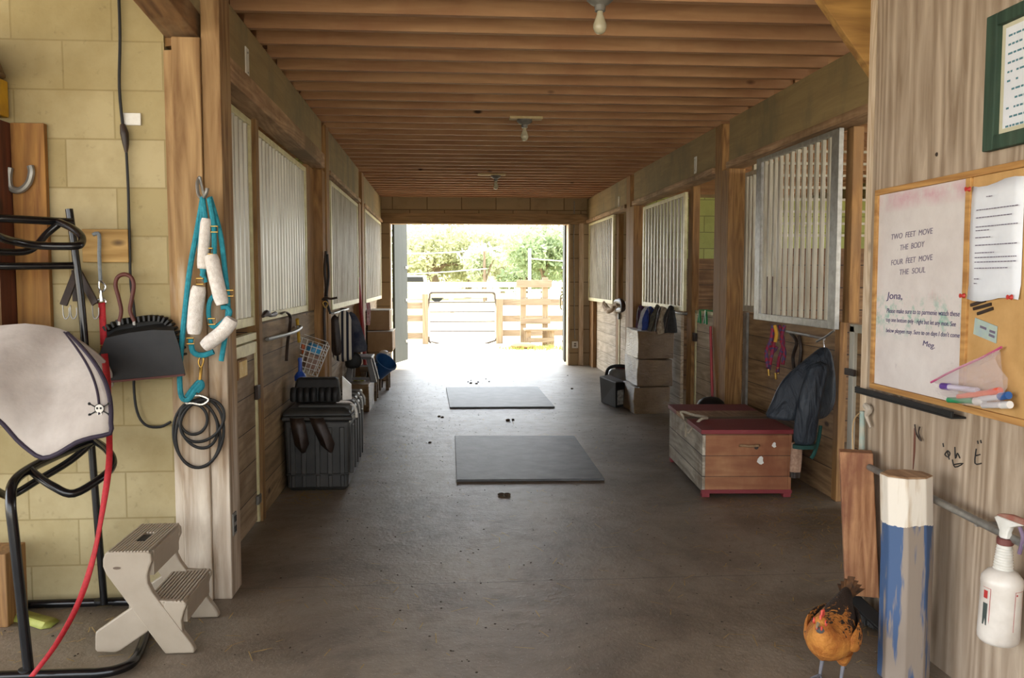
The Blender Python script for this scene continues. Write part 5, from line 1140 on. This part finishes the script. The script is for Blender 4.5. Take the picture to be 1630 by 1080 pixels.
# broom
bm_o = thing('push_broom', (1.55, 3.42, 0), 'black bristled broom leaning behind blue and white post', 'broom')
h0 = PY(1362, 948, 3.50); h1 = V((1.735, 3.60, 1.0))
MB().tube([PY(1368, 965, 3.46), PY(1373, 655, 3.49)], .012, 10).build('handle', plain('pale_teal_paint', '#8fa39a', .6, 0, '#a9a390', 20), bm_o, smooth=True)
hd = [PY(1352, 948, 3.42), PY(1411, 1002, 3.20)]
d_ = (hd[1] - hd[0])
MB().bar(hd[0], hd[1], .05, .045, (0, 1, 0)).build('head', M['black'], bm_o, bevel=.004)
m = MB(); random.seed(5)
for i in range(60):
    f_ = i / 59
    for j in range(4):
        p_ = hd[0].lerp(hd[1], f_) + V((random.uniform(-.008, .008), (j - 1.5) * .011, -.02))
        m.tube([p_, p_ + V((-.02 + .04 * f_ + random.uniform(-.006, .006), -.015 + random.uniform(-.01, .01), -min(p_.z - .004, .09 + .02 * random.random())))], .0022, 4, 1)
tag(m.build('bristles', M['dark'], bm_o), kind='stuff')
# spray bottle hanging on the rail
sb = thing('spray_bottle', WP(1590, 1022, .09), 'white trigger spray bottle with worn label hanging on wall rail', 'spray bottle')
bt = WP(1588, 1020, .085); bt2 = WP(1586, 815, .085); Hh = bt2.z - bt.z; k_ = Hh / .40
def L3(l): return [(r * k_, h * k_) for r, h in l]
tl = Matrix.Rotation(math.radians(3), 3, 'X')
M['bottle'] = plain('dirty_white_plastic', '#d9d2c8', .35, 0, '#b8aea2', 6, .05)
_b = MB().lathe(bt, L3([(.001, .002), (.052, 0), (.059, .008), (.060, .02), (.058, .17), (.060, .19), (.058, .205), (.045, .222), (.030, .232), (.001, .233)]), 28, tl); bb_ = _b.build('bottle_body', M['bottle'], sb, smooth=True)
prof = [(.001, .233)]
for i in range(9): prof += [(.029 - .0007 * i, .234 + i * .0085), (.026 - .0007 * i, .239 + i * .0085)]
prof += [(.022, .312), (.001, .313)]
MB().lathe(bt, L3(prof), 24, tl).build('ribbed_neck', M['white'], sb, smooth=True)
MB().lathe(bt, L3([(.001, .311), (.022, .311), (.024, .313), (.024, .330), (.022, .332), (.001, .332)]), 20, tl).build('collar', plain('maroon_collar', '#6a3a34', .5), sb, smooth=True)
b0 = bt + tl @ V((0, 0, .332 * k_))
dirn = V((.05, -.995, 0)).normalized(); side = V((.995, .05, 0))
rings = []
for z_, f0, f1, w_ in ((0, -.018, .018, .017), (.02, -.018, .018, .015), (.04, -.032, .028, .014), (.053, -.045, .06, .013), (.062, -.03, .085, .011)):
    rings.append([b0 + V((0, 0, z_ * k_)) + dirn * (f * k_) + side * (s * w_ * k_) for f, s in ((f0, -.6), (f0, .6), ((f0 + f1) / 2, 1), (f1, .6), (f1, -.6), ((f0 + f1) / 2, -1))])
MB().loft(rings).build('trigger_head', M['white'], sb, smooth=True, bevel=.003)
MB().loft([[b0 + V((0, 0, z_ * k_)) + dirn * (f * k_) + side * (s * w_ * k_) for f, s in ((f0, -1), (f0, 1), (f1, .8), (f1, -.8))] for z_, f0, f1, w_ in ((.0625, -.035, .088, .012), (.072, -.015, .094, .010), (.080, .03, .096, .008))]).build('head_top', plain('rust_red_plastic', '#8a4a3c', .5, 0, '#9a7a6a', 20), sb, bevel=.003)
MB().tube([b0 + V((0, 0, .05 * k_)) + dirn * .06 * k_, b0 + V((0, 0, .02 * k_)) + dirn * .075 * k_, b0 + V((0, 0, -.03 * k_)) + dirn * .062 * k_], .006, 8).build('trigger', M['rl'] if 'rl' in M else plain('purple_trigger', '#6a5870', .5), sb, smooth=True)
def lab(m, a0, a1, z0, z1, r=.0592, n=6):
    for k in range(n):
        t0, t1 = a0 + (a1 - a0) * k / n, a0 + (a1 - a0) * (k + 1) / n
        q_ = [bt + tl @ (V((r * math.cos(t), r * math.sin(t), z)) * k_) for t, z in ((t0, z0), (t1, z0), (t1, z1), (t0, z1))]
        m.add(q_, [(0, 1, 2, 3)])
    return m
R_ = math.radians
# the camera sees the bottle from roughly azimuth 240 degrees
lr = plain('label_red', '#a8302c', .5); lk = plain('label_dark', '#3a4440', .5)
m = MB()
for a0, a1 in ((R_(206), R_(207.5)), (R_(275), R_(276.5)), (R_(310), R_(311.5))): lab(m, a0, a1, .03, .18, n=1)
lab(m, R_(180), R_(207), .030, .0312); lab(m, R_(275), R_(311), .030, .0312); lab(m, R_(275), R_(311), .178, .1792); lab(m, R_(180), R_(207), .178, .1792)
lab(m, R_(182), R_(206), .038, .048); lab(m, R_(184), R_(198), .145, .170); lab(m, R_(279), R_(284), .166, .172)
m.build('label_red', lr, bb_, recalc=False)
m = MB(); lab(m, R_(184), R_(200), .06, .13, n=4); m.build('label_picture', lk, bb_, recalc=False)

# ------------------------------------------------------------------ the hen
hen = thing('hen', (1.345, 2.86, 0), 'golden brown hen with black flecks walking beside broom', 'hen')
hd_ = V((-.66, -.75, 0)).normalized(); sd_ = V((-hd_.y, hd_.x, 0))
ho = V((1.345, 2.86, 0))
def HP(f, s, z): return ho + hd_ * f + sd_ * s + V((0, 0, z))
sp = [(-.19, .255, .014, .030), (-.165, .245, .022, .045), (-.135, .228, .032, .050), (-.105, .215, .052, .056), (-.06, .178, .075, .070), (-.01, .158, .086, .078), (.04, .155, .084, .078), (.075, .165, .070, .068), (.10, .188, .050, .050), (.112, .212, .036, .034), (.118, .232, .027, .026), (.126, .247, .025, .023), (.140, .255, .021, .020), (.155, .252, .014, .013), (.162, .250, .006, .006)]
R = []
for i, (f, z, rx, rz) in enumerate(sp):
    a_ = sp[max(i - 1, 0)]; b_ = sp[min(i + 1, len(sp) - 1)]; T = V((b_[0] - a_[0], 0, b_[1] - a_[1])).normalized(); N = V((-T.z, 0, T.x))
    R.append([HP(f + N.x * math.sin(a) * rz, math.cos(a) * rx, z + N.z * math.sin(a) * rz) for a in [2 * math.pi * j / 20 for j in range(20)]])
t = NT('hen_feathers'); v = t.coord((1, 1, 1)); g = t.n('TexCoord'); s_ = t.n('SeparateXYZ'); t.l(g.outputs['Object'], s_.inputs[0])
n_ = t.noise(v, 42, 4, .65, .8); n2 = t.noise(v, 14, 4, .6)
base = t.ramp(n2, .35, hx('#9c5618'), .7, hx('#cc8a3a'))
# black lacing over back and wings: stronger to the rear and upward
pos = t.math('ADD', t.math('MULTIPLY', s_.outputs['Z'], 2.4), t.math('MULTIPLY', t.math('ADD', s_.outputs['Y'], s_.outputs['X']), 2.3))
pos = t.math('ADD', pos, -.36); fz = t.math('ADD', t.math('MULTIPLY', pos, .8), t.math('MULTIPLY', t.math('SUBTRACT', n_, .5), 1.7))
col = t.mix(t.ramp(fz, .10, K1, .17, W1), base, hx('#2a1a0c'))
t.bump(t.noise(v, 60, 4), .9, .01); M['feather'] = t.out(col, .75)
body = MB().loft(R).build('body', M['feather'], hen, smooth=True, sub=1, wob=.003)
for s in (-1, 1):
    rows = []
    W = [(.055, .165, .070, .020), (.02, .172, .088, .045), (-.04, .178, .084, .055), (-.09, .190, .066, .045), (-.14, .215, .035, .022), (-.165, .225, .015, .008)]
    R = []
    for f, z, off, hh in W: R.append([HP(f, s * (off + .010 * math.cos(a)), z - .008 + math.sin(a) * hh) for a in [2 * math.pi * j / 12 for j in range(12)]])
    MB().loft(R).build('wing', M['feather'], hen, smooth=True, sub=1)
    # leg
    l0 = HP(-.005, s * .035, .105); l1 = HP(-.015, s * .036, .055); l2 = HP(.01, s * .036, .008)
    MB().tube([l0, l0.lerp(l1, .6), l1], [.036, .024, .010], 12, 4).build('thigh', M['feather'], hen, smooth=True)
    m = MB().tube([l1, l2], [.0075, .0055], 8, 3)
    for dx, dy in ((.045, 0), (.038, .022), (.038, -.022), (-.02, 0)): m.tube([l2, l2 + hd_ * dx + sd_ * dy + V((0, 0, -.004))], [.005, .0025], 6, 2)
    m.build('leg', plain('hen_leg_%d' % s, '#6a6a70', .6), hen, smooth=True)
m = MB()
for k in range(7):
    a = (k - 3) * .16; p_ = HP(-.15, 0, .235); m.prism([p_ + sd_ * .008, p_ - sd_ * .008, HP(-.20 - .02 * math.cos(a), math.sin(a) * .08 - .012, .305 - abs(k - 3) * .012), HP(-.205 - .02 * math.cos(a), math.sin(a) * .08 + .012, .305 - abs(k - 3) * .012)], hd_ * .004)
m.build('tail', plain('tail_brown', '#2c1e12', .8, 0, '#6a4420', 30), hen)
cr = M['comb'] = plain('comb_red', '#c03a2c', .5, 0, '#d05a44', 60)
m = MB().prism([HP(.155, 0, .262), HP(.152, 0, .280), HP(.143, 0, .272), HP(.136, 0, .292), HP(.127, 0, .278), HP(.116, 0, .288), HP(.112, 0, .268), HP(.13, 0, .262)], sd_ * .008)
m.build('comb', cr, hen, smooth=True, bevel=.002)
for s in (-1, 1):
    MB().ell(HP(.143, s * .0195, .251), .006, .006, .011, 10).build('face_patch', cr, hen, smooth=True)
    MB().ell(HP(.146, s * .0235, .256), .0035, .0035, .0035, 8).build('eye', M['black'], hen, smooth=True)
    MB().ell(HP(.150, s * .008, .234), .004, .004, .010, 10).build('wattle', cr, hen, smooth=True)
MB().tube([HP(.155, 0, .252), HP(.170, 0, .247), HP(.178, 0, .240)], [.0075, .005, .001], 8, 3).build('beak', plain('horn_beak', '#8a7a60', .4), hen, smooth=True)
MB().tube([HP(.125, 0, .222), HP(.138, 0, .226), HP(.145, 0, .232)], [.022, .016, .008], 10, 3).build('beard', plain('grey_beard', '#5a5654', .9, 0, '#3a3634', 50), hen, smooth=True)

# ================================================================== OUTSIDE
M['fence'] = wood('fence_board', '#80705a', '#a08e76', 0, dirt='#8c7a64', knots=False)
M['fpost'] = wood('fence_post', '#84725a', '#a69276', 2, dirt='#8e7c64', knots=False)
G = -.03; YG = 19.3
def xg(x, Y=YG): return PY(x, 500, Y).x
def zg(y, Y=YG): return PY(700, y, Y).z
gt = thing('farm_gate', (xg(735), YG, G), 'grey tubular farm gate closed in fence beyond doorway', 'gate')
a_, b_ = xg(684), xg(788); z0_, z1_ = zg(543), zg(466)
M['gatem'] = plain('gate_pipe', '#4a4038', .6, 0, '#5a5046', 10)
MB().tube([V((a_, YG, z0_)), V((a_, YG, z1_ - .12)), V((a_ + .04, YG, z1_ - .03)), V((a_ + .12, YG, z1_)), V((b_ - .12, YG, z1_)), V((b_ - .04, YG, z1_ - .03)), V((b_, YG, z1_ - .12)), V((b_, YG, z0_))], .022, 8, 4, closed=True).build('gate_frame', M['gatem'], gt, smooth=True)
for k in range(1, 5):
    z = z0_ + (z1_ - z0_) * k / 5; MB().tube([V((a_, YG, z)), V((b_, YG, z))], .014, 8).build('rail', M['gatem'], gt, smooth=True)
MB().tube([V((a_ - .02, YG - .03, z0_ + .10)), V((a_ - .02, YG - .03, z0_ + .0)), V((a_ + .03, YG - .03, z0_ - .04))], .02, 8).build('hinge', M['leather'], gt, smooth=True)
def fpost(x, y, zt_, lab, w=.13): tag(MB().box(x - w / 2, x + w / 2, y - w / 2, y + w / 2, G, zt_).build('fence_post', M['fpost'], bevel=.008), lab, 'fence post')
fpost(xg(677), YG, zg(468), 'timber fence post at hinge side of tubular gate, left')
fpost(xg(795), YG, zg(476), 'timber fence post at latch side of tubular gate, right', .15)
fpost(xg(640), YG, zg(478), 'timber fence post left of gate near doorway edge')
fpost(xg(912), YG, zg(474), 'timber fence post at far right beyond doorway')
for sd, x0, x1 in (('left', xg(560), xg(673)), ('right', xg(800), xg(980))):
    f = thing('board_fence', ((x0 + x1) / 2, YG, 0), 'three-rail board fence running %s from the tubular gate' % sd, 'fence')
    for y in ((487, 507, 535) if sd == 'left' else (482, 508, 531)): MB().box(x0, x1, YG + .03, YG + .06, zg(y) - .07, zg(y) + .07).build('fence_board', M['fence'], f)
# mounting stand with ladder frame
ms = thing('mounting_stand', (xg(850), YG - .8, 0), 'tall timber ladder frame with bench step beyond doorway', 'stand')
YS = 18.6
def X_(x): return PY(x, 500, YS).x
def Z_(y): return PY(700, y, YS).z
for x, yt in ((833, 446), (868, 442)): MB().box(X_(x) - .06, X_(x) + .06, YS, YS + .09, G, Z_(yt)).build('upright', M['fpost'], ms, bevel=.006)
for x0, x1, y, h in ((822, 878, 452, .08), (828, 876, 481, .07), (828, 876, 512, .06)): MB().box(X_(x0), X_(x1), YS - .035, YS - .001, Z_(y) - h, Z_(y) + h).build('crossboard', M['fence'], ms, bevel=.005)
MB().box(X_(832), X_(882), YS - .55, YS - .04, Z_(524) - .02, Z_(524) + .02).build('bench_top', M['fence'], ms, bevel=.005)
for x in (838, 874):
    for yy in (YS - .5, YS - .12): MB().box(X_(x) - .05, X_(x) + .05, yy, yy + .07, G, Z_(524) - .021).build('bench_leg', M['fpost'], ms)
MB().box(X_(836), X_(878), YS - .53, YS - .50, Z_(540) - .05, Z_(540) + .05).build('bench_apron', M['fence'], ms)
# grass tuft around it
m = MB(); random.seed(11)
for _ in range(900):
    x = random.gauss(X_(855), .55); y = random.gauss(YS - .9, .25); h = random.uniform(.03, .12); a = random.random() * 6
    m.add([(x, y, G), (x + .012 * math.cos(a), y + .012 * math.sin(a), G), (x + random.uniform(-.03, .03), y, G + h)], [(0, 1, 2)])
tag(m.build('grass_tuft', plain('grass_green', '#8a9a44', .8, 0, '#a3a85c', 20, 0), recalc=False), 'patch of grass around foot of mounting stand', 'grass', kind='stuff')
tag(MB().ell((X_(828), YS - .8, G + .06), .28, .16, .07, 14).build('stone', plain('brown_stone', '#8a6a4a', .9), smooth=True, wob=.03), 'low brown stone lying left of mounting stand bench', 'stone')
# far white fences
for k, (Y, hh) in enumerate(((34, 1.15), (48, 1.2))):
    f = thing('far_fence', (0, Y, G), ('nearer' if k == 0 else 'farther') + ' pale rail fence crossing the paddock outside', 'fence')
    for z in (.45, .8, hh): MB().box(-8, 14, Y, Y + .04, z - .06, z + .06).build('rail', M['cream'], f)
    for i in range(9): MB().box(-7.6 + i * 2.6, -7.46 + i * 2.6, Y - .06, Y + .06, G, hh + .08).build('far_post', M['cream'], f)
# trees
def leafmat(n, a, b):
    t = NT(n); o = t.n('NewGeometry'); v = t.coord((1, 1, 1), True); nz = t.noise(v, .9, 5, .7)
    t.b.inputs['Subsurface Weight'].default_value = 0
    m_ = t.out(t.ramp(nz, .35, hx(a), .68, hx(b)), .75)
    tr = t.n('BsdfTranslucent'); tr.inputs[0].default_value = hx(b); mx = t.n('MixShader'); mx.inputs[0].default_value = .4
    out_ = t.t.nodes['Material Output']; t.l(t.b.outputs[0], mx.inputs[1]); t.l(tr.outputs[0], mx.inputs[2]); t.l(mx.outputs[0], out_.inputs[0]); return m_
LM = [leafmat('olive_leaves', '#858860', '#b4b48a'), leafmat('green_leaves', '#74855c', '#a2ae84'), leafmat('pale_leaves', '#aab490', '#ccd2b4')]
bark = wood('bark', '#5c4c3c', '#8a7660', 2)
def tree(px_, Y, top_y, r, lm, label, n=2600, seed=0, trunk=.25, lean=0):
    random.seed(seed); X = PY(px_, 440, Y).x; zt_ = PY(px_, top_y, Y).z
    o = thing('tree', (X, Y, G), label, 'tree')
    m = MB().tube([V((X, Y, G)), V((X + lean * .3, Y, zt_ * .3)), V((X + lean, Y, zt_ * .75))], [trunk, trunk * .75, trunk * .3], 10, 4)
    cl = []
    nb_ = 11
    for i in range(nb_):
        a = random.random() * 6.28; rr2 = r * random.uniform(.25, .8); z = zt_ * random.uniform(.38, .85)
        c_ = V((X + lean * .6 + math.cos(a) * rr2, Y + math.sin(a) * rr2, z)); cl.append((c_, r * random.uniform(.32, .52)))
        m.tube([V((X + lean * .4, Y, zt_ * random.uniform(.25, .5))), (V((X, Y, zt_ * .5)) + c_) / 2 + V((0, 0, .2)), c_], [trunk * .4, trunk * .2, trunk * .08], 6, 3)
    cl.append((V((X + lean, Y, zt_ - r * .35)), r * .38))
    m.build('trunk', bark, o, smooth=True)
    m = MB()
    for _ in range(n):
        c_, cr_ = random.choice(cl); d_ = V((random.gauss(0, 1), random.gauss(0, 1), random.gauss(0, .8)))
        d_ = d_.normalized() * cr_ * random.random() ** .35; p_ = c_ + d_; s_ = random.uniform(.10, .24)
        u = V((random.gauss(0, 1), random.gauss(0, 1), random.gauss(0, 1))).normalized(); w_ = u.orthogonal().normalized()
        m.add([p_ - u * s_, p_ + w_ * s_ * .5, p_ + u * s_, p_ - w_ * s_ * .5], [(0, 1, 2, 3)])
    m.build('foliage', LM[lm], o, recalc=False)
tree(697, 62, 366, 3.6, 0, 'broad olive-green oak left of centre beyond paddock', 5200, 1, .42, -1.0)
tree(650, 70, 364, 4.2, 0, 'olive oak at far left behind open barn door', 4200, 2, .4)
tree(744, 66, 366, 3.6, 0, 'olive tree between leftmost oaks and the thin trunk', 4200, 3, .3, .6)
tree(772, 58, 386, 1.7, 2, 'slim tree with tall dark trunk near middle', 1400, 4, .14)
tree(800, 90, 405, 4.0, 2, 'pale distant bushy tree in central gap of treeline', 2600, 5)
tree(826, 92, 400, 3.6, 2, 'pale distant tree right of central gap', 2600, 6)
tree(866, 56, 368, 3.0, 1, 'bright green tree behind mounting stand', 5200, 7, .25)
tree(899, 60, 360, 3.4, 1, 'bright green tree at right edge of doorway', 4800, 8, .3)
tree(838, 64, 412, 1.9, 1, 'smaller green tree left of mounting stand uprights', 1800, 9, .15)
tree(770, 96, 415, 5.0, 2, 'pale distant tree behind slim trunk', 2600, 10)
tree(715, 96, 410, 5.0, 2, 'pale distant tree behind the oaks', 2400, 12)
# utility poles and wires
for x, yt, Y, lab in ((843, 396, 40, 'thin white utility pole behind mounting stand'), (771, 400, 52, 'dark slim utility pole beside slim tree')):
    X = PY(x, 440, Y).x; tag(MB().tube([V((X, Y, G)), V((X, Y, PY(x, yt, Y).z))], .07, 8).build('utility_pole', M['white'] if x == 843 else bark, smooth=True), lab, 'pole')
for (xa, ya_), (xb_, yb_), lab in (((600, 404), (775, 399), 'upper white overhead wire left of centre'), ((600, 438), (775, 428), 'lower white overhead wire left of centre'), ((843, 412), (960, 417), 'white overhead wire at right from white pole')):
    p_, q_ = PY(xa, ya_, 40), PY(xb_, yb_, 40); mid = (p_ + q_) / 2 - V((0, 0, .05)); tag(MB().tube([p_, mid, q_], .022, 6).build('overhead_wire', M['white'], smooth=True), lab, 'wire')
# parked vehicle
X = PY(660, 452, 55).x
tk = thing('pickup_truck', (X, 55, G), 'white pickup truck parked under oaks at left', 'truck')
pf = [(-2.2, .4), (-2.2, 1.0), (-1.0, 1.05), (-.6, 1.65), (.7, 1.65), (.8, 1.05), (2.2, 1.05), (2.2, .4)]
MB().prism([V((X + a, 54.2, b)) for a, b in pf], (0, 1.7, 0)).build('body', M['white'], tk, bevel=.05)
MB().prism([V((X + a, 54.17, b)) for a, b in ((-.85, 1.08), (-.5, 1.55), (.55, 1.55), (.6, 1.08))], (0, .02, 0)).build('window', M['black'], tk)
for a in (-1.4, 1.4): MB().lathe((X + a, 54.35, .33), [(.001, -.1), (.36, -.1), (.36, .1), (.001, .1)], 16, Matrix.Rotation(math.pi / 2, 3, 'X')).build('wheel', M['black'], tk)
